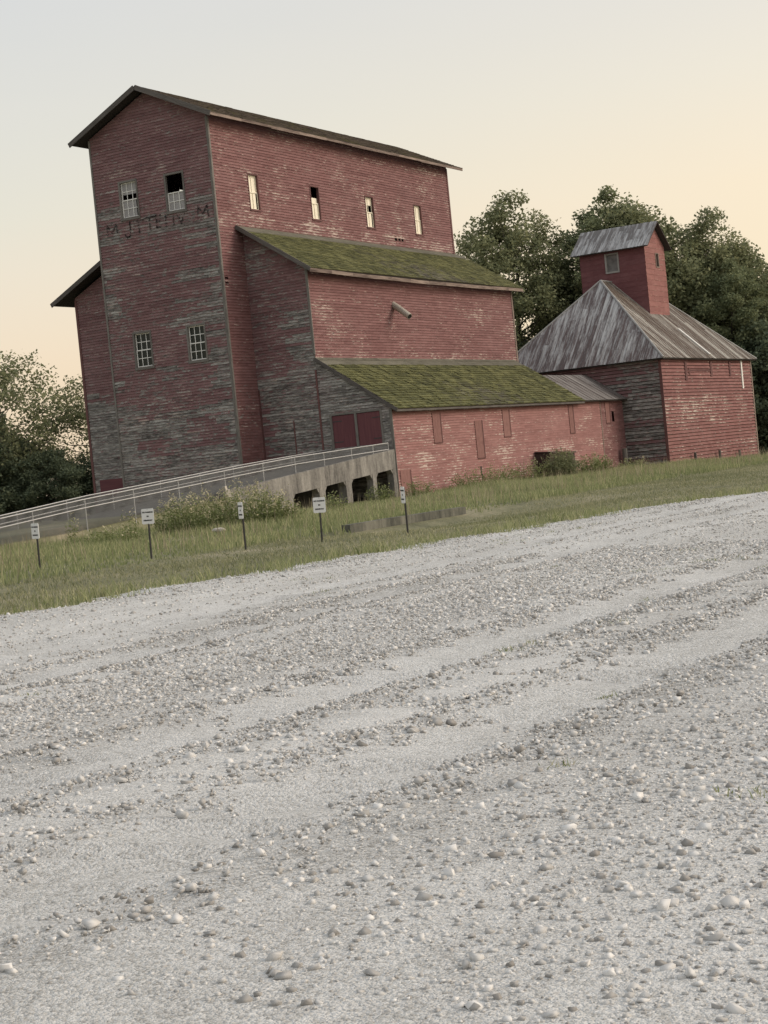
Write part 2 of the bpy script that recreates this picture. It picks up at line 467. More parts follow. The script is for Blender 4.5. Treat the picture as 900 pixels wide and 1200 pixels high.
def blade_geo(P, h, w, lean):
    n = len(P)
    a = rng.uniform(0, 2 * np.pi, n); side = np.stack([np.cos(a), np.sin(a), np.zeros(n)], 1)
    b = rng.uniform(0, 2 * np.pi, n); bend = np.stack([np.cos(b), np.sin(b), np.zeros(n)], 1) * (lean * h * rng.uniform(.2, 1, n))[:, None]
    up = np.array([0, 0, 1.])
    w = np.broadcast_to(w, (n,))
    v = np.empty((n, 5, 3))
    v[:, 0] = P - side * w[:, None] / 2; v[:, 1] = P + side * w[:, None] / 2
    mid = P + up * (h * .55)[:, None] + bend * .35
    v[:, 2] = mid + side * w[:, None] * .38; v[:, 3] = mid - side * w[:, None] * .38
    v[:, 4] = P + up * h[:, None] + bend
    base = (np.arange(n) * 5)[:, None]
    fl = (base + np.array([[0, 1, 2, 3, 3, 2, 4]])).ravel()
    ls = ((np.arange(n) * 7)[:, None] + np.array([[0, 4]])).ravel()
    return v.reshape(-1, 3), fl, ls

def blade_sheet(name, P2, h, w, lean, mat, wearv=None):
    P = np.column_stack([P2, g_np(P2) - .01])
    v, fl, ls = blade_geo(P, h, w, lean)
    n = len(P)
    wv = wearv if wearv is not None else rng.random(n)
    return np_mesh(name, v, fl, ls, np.repeat(rng.random(n), 2), np.repeat(wv, 2), mat)

def in_view(P, margin=.02):
    C = np.array([44.46, -65.25]); fw = np.array([-.4949, .8685]); rt = np.array([.8687, .4951])
    d = P - C; z = d @ fw; x = d @ rt
    return (z > 4) & (np.abs(x) < (.225 + margin + .04) * z + .8)

def patchy(P, s):
    return (np.sin(P[:, 0] * s + 1.3 * np.sin(P[:, 1] * s * .7)) + np.sin(P[:, 1] * s * 1.31 + 1.7 * np.sin(P[:, 0] * s * .53)) +
            .6 * np.sin(P[:, 0] * s * 2.7 + P[:, 1] * s * 2.1)) / 2.6 * .5 + .5

def sample(n, x0, x1, y0, y1): return np.column_stack([rng.uniform(x0, x1, n), rng.uniform(y0, y1, n)])

def free(P):   # not inside buildings, ramp
    x, y = P[:, 0], P[:, 1]
    b = (x > -10.6) & (x < 7.05) & (y > 1.98) & (y < 30.2)
    b |= (x > -7) & (x < .02) & (y > -.02) & (y < 24)
    b |= (x > -1.3) & (x < 9.65) & (y > 30.1) & (y < 47.6)
    b |= (x > 3.6) & (x < 7.06) & (y > -27) & (y < 2)
    return ~b

P = sample(165000, 6.9, 22.7, -46, 44)
P = P[in_view(P) & free(P) & ~((P[:, 0] > 22.15) & (P[:, 1] < -21.5) & (P[:, 1] > -28.6))]
pt = patchy(P, .55)
P = P[rng.random(len(P)) < .35 + .65 * pt]
pt = patchy(P, .55)
fl_ = patchy(P + 31, .22)
hh = (.16 + .36 * pt) * rng.uniform(.55, 1.25, len(P)) * (.55 + .75 * fl_)
near_wall = (P[:, 0] < 9.2)
hh = hh * .72
hh = np.where(near_wall & (P[:, 1] > 3), hh * 1.15 + .03, hh)
hh = np.where((P[:, 0] < 10.5) & (P[:, 1] < 3) & (P[:, 1] > -12), hh * .45, hh)
hh = np.where(P[:, 1] > 29.5, hh * .4, hh)
o = blade_sheet('tall_grass', P, hh, rng.uniform(.016, .036, len(P)), .55, M['grass'], np.clip(pt * .6 + rng.random(len(P)) * .5, 0, 1))
tag(o, 'rough knee-high grass and weeds between the red walls and the mown verge', 'grass', kind='stuff')

P = sample(330000, 22.3, 39, -62, 46)
ex = np.array([edge_x(y) for y in P[:, 1]])
sc = rng.normal(0, .35, len(P))
P = P[in_view(P) & (P[:, 0] < ex + sc - .1) & ~((P[:, 0] < 22.62) & (P[:, 1] < -21.5) & (P[:, 1] > -28.6))]
pt = patchy(P, .8)
P = P[rng.random(len(P)) < .45 + .6 * pt]; pt = patchy(P, .8)
o = blade_sheet('mown_grass', P, rng.uniform(.03, .085, len(P)) * (.7 + .6 * pt), rng.uniform(.010, .022, len(P)), .9, M['turf'], np.clip(.75 * patchy(P + 9, .31) + .35 * rng.random(len(P)), 0, 1))
tag(o, 'short mown grass strip along the gravel edge', 'grass', kind='stuff')

P = sample(14000, 26.5, 33.5, -62, -20)
ex = np.array([edge_x(y) for y in P[:, 1]])
P = P[in_view(P) & (np.abs(P[:, 0] - ex) < .55 + .6 * patchy(P, 1.1))]
o = blade_sheet('edge_weeds', P, rng.uniform(.06, .22, len(P)), rng.uniform(.010, .022, len(P)), .8, M['weed'])
tag(o, 'scruffy weeds creeping over the ragged edge of the gravel', 'weeds', kind='stuff')

# sparse sprigs growing in the gravel between the wheel tracks
DS = sample(9000, 7.5, 22.4, -44, 30); DS = DS[in_view(DS) & free(DS) & (patchy(DS, .4) > .45)][:2600]
o = blade_sheet('dead_stalks', DS, rng.uniform(.3, .75, len(DS)), rng.uniform(.010, .018, len(DS)), .35, M['plume'])
tag(o, 'dry tan stalks standing out of the rough green grass', 'weeds', kind='stuff')
C = sample(300, 29, 46, -59, -25)
C = C[in_view(C) & (patchy(C, .5) > .5)]
P = np.repeat(C, 26, 0); P = P + rng.normal(0, .055, P.shape) * np.repeat(rng.uniform(.5, 1.6, len(C)), 26)[:, None]
Z = np.array([gravel_z(a, b, (a - edge_x(b)) / 90) for a, b in P]) - .006
v, fl, ls = blade_geo(np.column_stack([P, Z]), rng.uniform(.012, .05, len(P)), rng.uniform(.004, .009, len(P)), 1.3)
o = np_mesh('gravel_sprigs', v, fl, ls, np.repeat(rng.random(len(P)), 2), np.repeat(rng.random(len(P)), 2), M['weed'])
tag(o, 'small sprigs of grass sprouting through the pale gravel', 'weeds', kind='stuff')

# loose stones
def stone_sheet(name, P2, size, mat):
    iv = np.array([(-1, -1, -1), (1, -1, -1), (1, 1, -1), (-1, 1, -1), (-1, -1, 1), (1, -1, 1), (1, 1, 1), (-1, 1, 1)]) * .62
    fi = np.array([(3, 2, 1), (3, 1, 0), (4, 5, 6), (4, 6, 7), (0, 1, 5), (0, 5, 4), (1, 2, 6), (1, 6, 5), (2, 3, 7), (2, 7, 6), (3, 0, 4), (3, 4, 7)])
    n = len(P2)
    v = (iv[None] + rng.uniform(-.36, .36, (n, 8, 3))) * size[:, None, None] * rng.uniform(.55, 1.35, (n, 1, 3))
    q = rng.normal(0, 1, (n, 4)); q /= np.linalg.norm(q, axis=1)[:, None]; w_, x_, y_, z_ = q.T
    Rm = np.stack([np.stack([1 - 2 * (y_**2 + z_**2), 2 * (x_*y_ - z_*w_), 2 * (x_*z_ + y_*w_)], 1), np.stack([2 * (x_*y_ + z_*w_), 1 - 2 * (x_**2 + z_**2), 2 * (y_*z_ - x_*w_)], 1), np.stack([2 * (x_*z_ - y_*w_), 2 * (y_*z_ + x_*w_), 1 - 2 * (x_**2 + y_**2)], 1)], 1)
    v = np.einsum('nij,nkj->nki', Rm, v)
    v[:, :, 2] *= .75
    x, y = v[:, :, 0], v[:, :, 1]
    Z = np.array([gravel_z(p, q, (p - edge_x(q)) / 90) for p, q in P2])
    v = np.stack([x + P2[:, :1], y + P2[:, 1:], v[:, :, 2] + Z[:, None] + (size * .12)[:, None]], 2).reshape(-1, 3)
    fl = (fi[None] + (np.arange(n) * 8)[:, None, None]).ravel()
    ls = np.arange(n * 12) * 3
    return np_mesh(name, v, fl, ls, np.repeat(rng.random(n), 12), np.repeat(rng.random(n), 12), mat)
def stone_mat():
    m, nt, n, l, b = new_mat('loose limestone chips'); k = N(nt)
    l.new(k.ramp(k.attr('rnd'), (0, (.27, .255, .235)), (.5, (.50, .49, .47)), (1, (.70, .69, .67))), b.inputs['Base Color'])
    b.inputs['Roughness'].default_value = .9
    return m
SM = stone_mat()
A = sample(190000, 34, 46.5, -61.5, -44); A = A[in_view(A)]
B = sample(120000, 27, 47, -61, -25); B = B[in_view(B)]
P = np.concatenate([A, B]); ex = np.array([edge_x(y) for y in P[:, 1]])
P = P[P[:, 0] > ex + .25 * rng.random(len(P))]
d = np.hypot(P[:, 0] - 44.46, P[:, 1] + 65.25)
sz = rng.gamma(1.1, .0042, len(P)) + .0035 + .0002 * d
rut = sum(np.exp(-((P[:, 0] - (c + .02 * (P[:, 1] + 40) + .35 * np.sin(P[:, 1] * .09))) / .3) ** 2) for c in (33.2, 35.0, 38.6, 40.4))
keep = rng.random(len(P)) < (.35 + .65 * patchy(P, .9)) * (1 - .75 * np.clip(rut, 0, 1))
C2 = sample(1500, 27, 33.5, -62, -20); e2 = np.array([edge_x(y) for y in C2[:, 1]]); C2 = C2[in_view(C2) & (np.abs(C2[:, 0] - e2) < .9)]
T = np.repeat(C2[:500], 14, 0); T = T + rng.normal(0, .07, T.shape)
ob = blade_sheet('edge_tufts', T, rng.uniform(.08, .30, len(T)), rng.uniform(.008, .018, len(T)), .8, M['grass'], np.clip(.5 + .5 * rng.random(len(T)), 0, 1))
tag(ob, 'dry tufts of longer grass leaning over the ragged gravel edge', 'grass', kind='stuff')
o = stone_sheet('gravel_stones', P[keep], np.minimum(sz[keep], .030), SM)
tag(o, 'loose pale limestone chips scattered over the gravel lot', 'gravel', kind='stuff')

# ------------------------------------------------------------------ window helper
def window(root, F, u0, u1, v0, v1, cols, rows, frame, sash, panes, fw=.09, label=None, missing=()):
    """frame (casing) > sashes and muntins, panes.  panes: list of (v fraction lo, hi, material or None)"""
    mb = MB(root.location)
    for a in ((u0 - fw, u0, v0 - fw * .6, v1 + fw), (u1, u1 + fw, v0 - fw * .6, v1 + fw), (u0, u1, v1, v1 + fw)):
        mb.fbox(F, *a, -.10, .040)
    mb.fbox(F, u0 - fw * 1.2, u1 + fw * 1.2, v0 - fw * 1.4, v0, -.10, .065)
    w = mb.build('window', frame, root)
    if label: w['label'] = label
    h = v1 - v0; s = .045
    mb = MB(root.location)
    vm = (v0 + v1) / 2
    for a, b, n0 in ((v0, vm + s / 2, -.045), (vm - s / 2, v1, -.075)):
        if ('lo' in missing and a == v0) or ('hi' in missing and a != v0): continue
        mb.fbox(F, u0, u0 + s, a, b, n0 - .03, n0); mb.fbox(F, u1 - s, u1, a, b, n0 - .03, n0)
        mb.fbox(F, u0 + s, u1 - s, a, a + s, n0 - .03, n0); mb.fbox(F, u0 + s, u1 - s, b - s, b, n0 - .03, n0)
        for i in range(1, cols):
            c = u0 + (u1 - u0) * i / cols
            mb.fbox(F, c - .014, c + .014, a + s, b - s, n0 - .024, n0 - .004)
        for i in range(1, rows):
            c = a + (b - a) * i / rows
            mb.fbox(F, u0 + s, u1 - s, c - .014, c + .014, n0 - .022, n0 - .006)
    if mb.v: mb.build('sash', sash, w)
    for a, b, mat, x0, x1 in panes:
        mb = MB(root.location)
        mb.fbox(F, u0 + (u1 - u0) * x0 + .004, u0 + (u1 - u0) * x1 - .004, v0 + h * a + .003, v0 + h * b - .003, -.088, -.082) if b <= .5 else \
            mb.fbox(F, u0 + (u1 - u0) * x0 + .004, u0 + (u1 - u0) * x1 - .004, v0 + h * a + .003, v0 + h * b - .003, -.112, -.106)
        mb.build('pane', mat, w)
    return w

def hashn(*a):
    s = math.sin(sum(x * k for x, k in zip(a, (12.9898, 78.233, 37.719)))) * 43758.5453
    return s - math.floor(s)
def blotch(u, v, s):
    return .5 + .25 * (math.sin(u * s + 1.7 * math.sin(v * s * .8)) + math.sin(v * s * 1.4 + 1.3 * math.sin(u * s * .6 + 2)))
def inside(u, v, u0, u1, v0, v1, e=.35):
    e2 = e * (hashn(round(v * 8)) - .5)
    return u0 + e2 < u < u1 + e2 * .8 and v0 < v < v1

# ------------------------------------------------------------------ grain elevator
EL = empty('grain_elevator')
tag(EL, 'tall weathered red wooden grain elevator with mossy lean-to roofs', 'building')
EV, W, L, S1, B1, L1, S2, L2 = 18.35, 6.89, 23.93, 3.31, 2.0, 24.07, 7.03, 30.0
PIT = .135
XZ = (0, 0, 1)
Ff = Frame((-W, 0, 0), (1, 0, 0), XZ, (0, -1, 0))       # tower front, u = x + W
def wear_front(u, v):
    x = u - W; w = .24 + .16 * blotch(u, v, 1.1)
    if v < 5.0 + .5 * (hashn(round(u)) - .5): w = .62 + .18 * blotch(u, v, 1.1)
    if v < 5.3 and (inside(x, v, -5.4, -4.0, 3.0, 3.8) or inside(x, v, -2.6, -.6, 3.2, 4.7) or inside(x, v, -1.5, -.9, 1.4, 2.2)): w = .33
    for r in ((-1.0, 0, 4.2, 8.0), (-1.6, 0, 8.3, 9.4), (-3.0, -2.4, 8.4, 9.2), (-2.8, -.2, 10.9, 11.5), (-2.8, -.5, 10.0, 10.4), (-.9, 0, 9.6, 10.6), (-2.4, -.1, 9.2, 9.5),
              (-6.9, -6.15, 9.7, 12.3), (-6.9, -5.3, 14.3, 15.1), (-6.9, -5.5, 13.2, 13.6), (-1.3, 0, 12.3, 13.3), (-3.6, -.2, 13.35, 13.62), (-6.9, -6.1, 6.2, 6.7),
              (-6.9, -5.9, 5.1, 5.6), (-4.0, -3.0, 6.5, 7.2), (-1.3, -.1, 14.35, 14.75), (-1.5, 0, 16.0, 16.3)):
        if inside(x, v, *r): w = .72 if hashn(round(v / PIT), r[0]) > .18 else .3
    if 13.62 < v < 14.3: w = max(w, .46)
    if v > 15.8: w = min(w, .2)
    return w
peel_front = lambda u, v: .10 + .16 * (hashn(round(v / PIT)) > .86) + .10 * (blotch(u, v, .9) > .7) + (.06 if v < 6 else 0)
FW = [(-5.32, -4.38, 14.36, 16.02), (-2.64, -1.68, 14.27, 15.94), (-5.37, -4.45, 7.28, 8.87), (-2.24, -1.32, 7.24, 8.83)]
holes = [(a + W, b + W, c, d) for a, b, c, d in FW]
mb = MB()
boards(mb, Ff, [(0, -.3), (W, -.3), (W, EV), (W / 2, EV + 1.61), (0, EV)], PIT, holes=holes, wear=wear_front, peel=peel_front)
fr = mb.build('wall', M['siding'], EL); fr['label'] = 'tall narrow gable front of the elevator with greyed lower boards'

Fs = Frame((0, 0, 0), (0, 1, 0), XZ, (1, 0, 0))         # long side, u = y
SW = [(2.92, 3.70, 14.22, 15.86), (8.49, 9.25, 14.18, 15.80), (14.0, 14.80, 14.17, 15.78), (19.43, 20.22, 14.18, 15.78)]
VENT = [(16.85, 17.15, 13.64, 13.78), (17.27, 17.52, 13.64, 13.78), (17.62, 17.85, 13.64, 13.78), (.15, .42, 10.78, 10.86), (.15, .42, 10.55, 10.63)]
peel_main = lambda u, v: .15 + .20 * (v < 13.95) + .17 * (hashn(round(v / PIT), 3) > .80) * (blotch(u, v, .5) > .40) + .10 * (blotch(u + 7, v, .7) > .66) + .06 * (u > 20)
wear_main = lambda u, v: .04 + .10 * blotch(u, v, .8) + (.1 if v < 6 else 0)
mb = MB()
boards(mb, Fs, [(0, -.3), (B1 + .1, -.3), (B1 + .1, 13.2), (0, 13.2)], PIT, holes=VENT, wear=wear_main, peel=lambda u, v: .12 + .18 * (hashn(round(v / PIT)) > .85))
boards(mb, Fs, [(0, 13.2), (L, 13.2), (L, EV), (0, EV)], PIT, holes=SW + VENT, wear=wear_main, peel=peel_main)
boards(mb, Fs, [(B1 + .1, 12.6), (L, 12.6), (L, 13.2), (B1 + .1, 13.2)], PIT, wear=wear_main, peel=peel_main)
o = mb.build('wall', M['siding_side'], EL); o['label'] = 'long red upper side wall with four pale windows'
bits('vent', M['dark'], EL, Fs, *[(h[0] - .04, h[1] + .04, h[2] - .08, h[3] + .08, -.22, -.2) for h in VENT[:3]], (.1, .5, 10.45, 10.95, -.22, -.2))
# the walls that face away (close the building)
mb = MB()
Fl = Frame((-W, L, 0), (0, -1, 0), XZ, (-1, 0, 0))
boards(mb, Fl, [(0, -.3), (L, -.3), (L, EV), (0, EV)], .27, seg=(4, 9), holes=[(15.0, 15.35, 16.55, 16.95), (16.6, 16.9, 16.35, 16.65)], wear=lambda u, v: .3)
Fb = Frame((0, L, 0), (-1, 0, 0), XZ, (0, 1, 0))
boards(mb, Fb, [(0, -.3), (W, -.3), (W, EV), (W / 2, EV + 1.61), (0, EV)], .27, seg=(4, 9), wear=lambda u, v: .3)
o = mb.build('wall', M['siding'], EL); o['label'] = 'rear walls of the tall bin house'
mb = MB()
mb.fbox(Ff, .1, W - .1, 12.9, 13.0, -23.8, -.15)
mb.build('bin_floor', M['dark'], EL)

# corner boards
bits('corner_board', M['trim'], EL, Ff, (-.03, .07, -.3, EV - .05, .0, .05), (W - .08, W + .045, -.3, EV - .1, 0, .05))
bits('corner_board', M['trim'], EL, Fs, (.0, .07, -.3, EV - .15, 0, .048))
mb = MB(); mb.fbox(Fs, L - .12, L + .03, 13, EV - .1, 0, .045); mb.build('corner_board', M['trim_red'], EL)

# faded lettering on the front
def letter_mat():
    m, nt, n, l, b = new_mat('faded black wall lettering'); k = N(nt)
    b.inputs['Base Color'].default_value = (.022, .019, .019, 1); b.inputs['Roughness'].default_value = .9
    t = n.new('ShaderNodeBsdfTransparent'); mx = n.new('ShaderNodeMixShader')
    f = k.math('MULTIPLY', k.math('SUBTRACT', k.noise(k.obj(5, 5, 9), 1, 4, .7), .42), 5, clamp=True)
    l.new(k.math('MULTIPLY', f, .62), mx.inputs[0]); l.new(t.outputs[0], mx.inputs[1]); l.new(b.outputs[0], mx.inputs[2])
    l.new(mx.outputs[0], n['Material Output'].inputs[0])
    return m
def text_mesh(name, s, size, mat, parent, mtx, shear=0, bold=0.0):
    c = bpy.data.curves.new(name, 'FONT'); c.body = s; c.size = size; c.align_x = 'CENTER'; c.align_y = 'CENTER'
    c.extrude = .001; c.offset = bold
    t = bpy.data.objects.new('tmp', c); COL.objects.link(t)
    bpy.context.view_layer.update()
    me = bpy.data.meshes.new_from_object(t)
    bpy.data.objects.remove(t); bpy.data.curves.remove(c)
    me.name = name; me.materials.clear(); me.materials.append(mat)
    me.transform(mtx)
    return link(bpy.data.objects.new(name, me), parent)
LM = letter_mat()
def on_front(u, v, n): return Matrix.Translation(Ff.p(u, v, n)) @ Matrix(((1, 0, 0, 0), (0, 0, -1, 0), (0, 1, 0, 0), (0, 0, 0, 1)))
rowz = 13.95
STROKES = {'M': [[(0, 0), (.04, 1), (.48, .25), (.92, 1), (1, 0)]], 'J': [[(.78, 1), (.80, .25), (.62, .02), (.30, 0), (.08, .2)]],
           'T': [[(-.05, 1), (1.05, .97)], [(.5, .97), (.53, 0)]], 'L': [[(.2, 1), (.22, .04), (.85, 0)]], 'I': [[(.5, 1), (.52, 0)]],
           'V': [[(0, .9), (.45, 0), (.95, 1)]], 'E': [[(.15, 1), (.15, 0), (.8, 0)], [(.15, 1), (.8, .98)], [(.15, .52), (.65, .5)]]}
for ch, u0, v0, w_, h_ in (('M', -6.32, 13.66, .62, .50), ('J', -5.30, 13.44, .46, .72), ('T', -4.72, 13.56, .58, .58), ('T', -4.06, 13.60, .56, .60), ('E', -3.45, 13.64, .42, .56),
                           ('I', -2.98, 13.62, .3, .52), ('I', -2.55, 13.66, .3, .40), ('V', -2.15, 13.62, .42, .46), ('M', -.98, 13.72, .58, .54)):
    mb = MB()
    for pl in STROKES[ch]:
        for (a, b), (c, d) in zip(pl, pl[1:]):
            A, B = Ff.p(u0 + W + a * w_, v0 + b * h_, .044), Ff.p(u0 + W + c * w_, v0 + d * h_, .044)
            e = (B - A).normalized() * .03
            mb.beam(A - e, B + e, .085, .004, (0, -1, 0))
    mb.build('lettering', LM, EL)

# windows of the tower front
a, b, c, d = FW[0]
window(EL, Ff, a + W, b + W, c, d, 3, 2, M['greyframe'], M['white'], [(0, .5, M['greyblind'], 0, .86), (.66, 1, M['greyblind'], 0, 1)], label='upper front window patched with grey sheeting')
a, b, c, d = FW[1]
window(EL, Ff, a + W, b + W, c, d, 3, 2, M['greyframe'], M['white'], [(0, .5, M['greyblind'], 0, 1)], label='upper front window with its top sash missing', missing=('hi',))
for a, b, c, d in FW[2:]:
    window(EL, Ff, a + W, b + W, c, d, 3, 2, M['greyframe'], M['white'], [(0, .5, M['glass'], 0, 1), (.5, 1, M['glass'], 0, 1)])
# slim windows of the side
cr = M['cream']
for i, (a, b, c, d) in enumerate(SW):
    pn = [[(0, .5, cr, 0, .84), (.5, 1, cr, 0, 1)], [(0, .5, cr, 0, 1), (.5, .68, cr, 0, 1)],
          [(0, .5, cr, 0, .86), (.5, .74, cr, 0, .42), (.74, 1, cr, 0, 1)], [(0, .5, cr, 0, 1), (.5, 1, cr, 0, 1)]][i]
    window(EL, Fs, a, b, c, d, 2, 1, M['trim_red'], M['cream'], pn, fw=.06, label='slim side window with sky reflection painted cream' if i in (0, 3) else 'slim side window with a broken dark pane',
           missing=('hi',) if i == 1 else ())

# roofs ---------------------------------------------------------------
def roof_plane(root, E, along, up, length, run, mat, pitch=.2, name='roof', lap=.03, seg=(.13, .34), jit=.018, wear=None, thick=.10, label=None, poly=None):
    al, upv = V3(along).normalized(), V3(up).normalized()
    nn = al.cross(upv).normalized()
    if nn.z < 0: nn = -nn
    F = Frame(E, al, upv, nn)
    mb = MB(root.location)
    poly = poly or [(0, 0), (length, 0), (length, run), (0, run)]
    boards(mb, F, poly, pitch, lap=lap, seg=seg, jit=jit, wear=wear)
    o = mb.build(name, mat, root)
    if label: o['label'] = label
    mb = MB(root.location); mb.fbox(F, .02, length - .02, .02, run - .02, -thick, -.006)
    mb.build('roof_boarding', M['soffit'], o)
    return o, F

RH = 20.22; sl = V3((-4.05, 0, 1.93))
o, F = roof_plane(EL, (.62, -.6, 18.26), (0, 1, 0), sl, 25.45, sl.length, M['shingle'], label='dark shingled main roof of the elevator')
mb = MB(); 
n_ = 10
for i in range(n_):     # slightly wavy eave fascia
    y0, y1 = -.6 + 25.45 * i / n_, -.6 + 25.45 * (i + 1) / n_
    z = 18.2 + .015 * math.sin(i * 2.1)
    mb.beam((.60, y0, z), (.60, y1, z + .004), .035, .15)
mb.build('fascia', M['fascia'], o)
o2, F2 = roof_plane(EL, (-7.6, 24.85, 18.22), (0, -1, 0), (4.16, 0, 1.98), 25.45, math.hypot(4.16, 1.98), M['shingle'], label='far slope of the main roof')
mb = MB()
mb.beam((.60, -.62, 18.18), (-3.46, -.62, 20.12), .05, .24, (0, -1, 0)) if False else None
for A, B in (((.62, -.625, 18.13), (-3.45, -.625, 20.08)), ((-7.6, -.625, 18.1), (-3.45, -.625, 20.08))):
    A, B = V3(A), V3(B); u = (B - A).normalized(); v = u.cross(V3((0, 1, 0))); v = v if v.z > 0 else -v
    mb.fbox(Frame(A, u, v, (0, -1, 0)), 0, (B - A).length, -.06, .17, -.02, .025)
mb.build('rake_board', M['rake'], o)

# right lean-to, upper: front + side + roof
F1 = Frame((0, B1, 0), (1, 0, 0), XZ, (0, -1, 0))       # u = x
def wear_s1(u, v):
    w = .26 + .14 * blotch(u, v, 1.6)
    if v < 6.2 + .4 * (hashn(round(u * 2)) - .5): w = .66 + .12 * blotch(u, v, 1.5)
    if inside(u, v, 2.3, 3.4, 6.2, 7.4) or inside(u, v, 1.7, 3.4, 8.2, 9.0) or inside(u, v, 2.0, 3.4, 7.6, 8.0): w = .72
    if 11.2 < v < 12.4 and u < 1.9: w = .5
    if u < .6 and v < 5: w = .3
    if u < .4: w -= .1
    return w
HOLE_D = (3.9, 6.44, 2.5, 4.0)
def wear_s2(u, v): return .78 + .14 * blotch(u, v, 1.5) - (.25 if 4.3 < u < 5.2 and 4.1 < v < 4.5 else 0)
mb = MB()
boards(mb, F1, [(.02, -.3), (S1, -.3), (S1, 10.95), (.02, 13.1)], PIT, wear=wear_s1, peel=lambda u, v: .10 + .12 * (hashn(round(v / PIT)) > .8))
o = mb.build('wall', M['siding'], EL); o['label'] = 'shaded front wall of the upper lean-to, red above grey'
mb = MB()
boards(mb, F1, [(S1, -.3), (S2, -.3), (S2, 4.05), (S1, 6.70)], PIT, holes=[HOLE_D], wear=wear_s2, peel=lambda u, v: .08 + .1 * (hashn(round(v / PIT)) > .8))
o = mb.build('wall', M['siding'], EL); o['label'] = 'grey gable end of the lower lean-to around the red doors'
bits('batten', M['trim_red'], EL, F1, (S1 - .07, S1 + .02, 2.2, 6.2, .02, .05), (1.79, 1.85, 2.2, 4.0, .02, .045), (.02, .10, 2.0, 5.6, .02, .05))
bits('corner_board', M['trim'], EL, F1, (S2 - .10, S2 + .045, -.3, 4.0, .02, .055), (S1 - .08, S1 + .045, 6.9, 10.9, .0, .05))
# the doors
mb = MB()
mb.fbox(F1, 3.9, 5.10, 2.5, 3.98, -.06, .012); dl = mb.build('door', M['door'], EL)
bits('hinge', M['pipe'], dl, F1, *[(3.93, 4.4, z, z + .04, .012, .022) for z in (2.75, 3.7)])
mb = MB(); mb.fbox(F1, 5.22, 6.44, 2.5, 3.98, -.06, .012); dr = mb.build('door', M['door'], EL)
bits('hinge', M['pipe'], dr, F1, *[(6.0, 6.41, z, z + .04, .012, .022) for z in (2.75, 3.7)])
mb = MB(); mb.fbox(F1, 5.10, 5.22, 2.3, 4.0, -.06, .06); mb.fbox(F1, 3.78, 3.9, 2.4, 4.1, 0, .045); mb.fbox(F1, 6.44, 6.54, 2.4, 4.1, 0, .045); mb.fbox(F1, 3.9, 6.44, 4.0, 4.1, 0, .044)
mb.build('door_frame', M['trim'], EL)

F1s = Frame((S1, 0, 0), (0, 1, 0), XZ, (1, 0, 0))
mb = MB()
boards(mb, F1s, [(B1, 6.3), (L1, 6.3), (L1, 10.95), (B1, 10.95)], PIT, wear=lambda u, v: .03 + .08 * blotch(u, v, .8),
       peel=lambda u, v: .13 + .20 * (v < 7.1) + .20 * max(0, (u - 17) / 7) * (hashn(round(u), round(v * 3)) > .4) + .13 * (hashn(round(v / PIT), 5) > .82) * (blotch(u, v, .5) > .45))
o = mb.build('wall', M['siding_side'], EL); o['label'] = 'red side wall of the upper lean-to with a grain spout'
mb = MB(); mb.fbox(F1s, L1 - .14, L1 + .03, 6.4, 10.9, 0, .045); mb.build('corner_board', M['fascia'], EL)
mb = MB()
F1b = Frame((S1, L1, 0), (-1, 0, 0), XZ, (0, 1, 0))
boards(mb, F1b, [(0, -.3), (S1, -.3), (S1, 13.1), (0, 10.95)], .27, seg=(3, 6), wear=lambda u, v: .3)
o = mb.build('wall', M['siding'], EL); o['label'] = 'rear wall of the upper lean-to'
up1 = V3((-3.83, 0, 2.50))
o, F = roof_plane(EL, (3.85, 1.42, 10.82), (0, 1, 0), up1, 23.15, up1.length - .66, M['moss'], pitch=.22, lap=.03, jit=.022, wear=lambda u, v: .16 + .55 * blotch(u, v, .35), label='mossy shingle roof of the upper lean-to')
upn = up1.normalized()
mb = MB(); Fr = Frame((3.85, 1.42, 10.82), (0, 1, 0), upn, F.N)
boards(mb, Fr, [(0, up1.length - .66), (23.15, up1.length - .66), (22.8, up1.length), (0, up1.length)], .66, lap=.02, seg=(1.5, 3.5), wear=lambda u, v: .0)
mb.build('roof_flashing', M['flash'], o)
mb = MB()
n_ = 12
for i in range(n_):
    y0, y1 = 1.42 + 23.15 * i / n_, 1.42 + 23.15 * (i + 1) / n_
    zz = lambda k: 10.72 - .10 * math.sin(math.pi * min(1, k / n_)) * .8 + .01 * math.sin(k * 1.9)
    mb.beam((3.84, y0, zz(i)), (3.84, y1, zz(i + 1)), .035, .17)
mb.build('fascia', M['fascia'], o)
mb = MB(); mb.fbox(Frame((3.85, 1.42, 10.73), V3((-3.83, 0, 2.5)), (2.5, 0, 3.83), (0, -1, 0)), 0, up1.length, -.07, .12, -.02, .025); mb.build('rake_board', M['rake'], o)

# grain spout
mb = MB(); mb.tube([(3.2, 9.98, 9.52), (3.6, 9.87, 9.27), (4.35, 9.62, 8.74)], [.17, .16, .15], 12)
sp = mb.build('spout', wood_mat('pale weathered spout', (.26, .23, .19), (.46, .42, .36), 2, 8), EL)
mb = MB(); mb.tube([(4.352, 9.619, 8.738), (4.36, 9.616, 8.732)], [.12, .12], 12); mb.build('spout_mouth', M['dark'], sp)

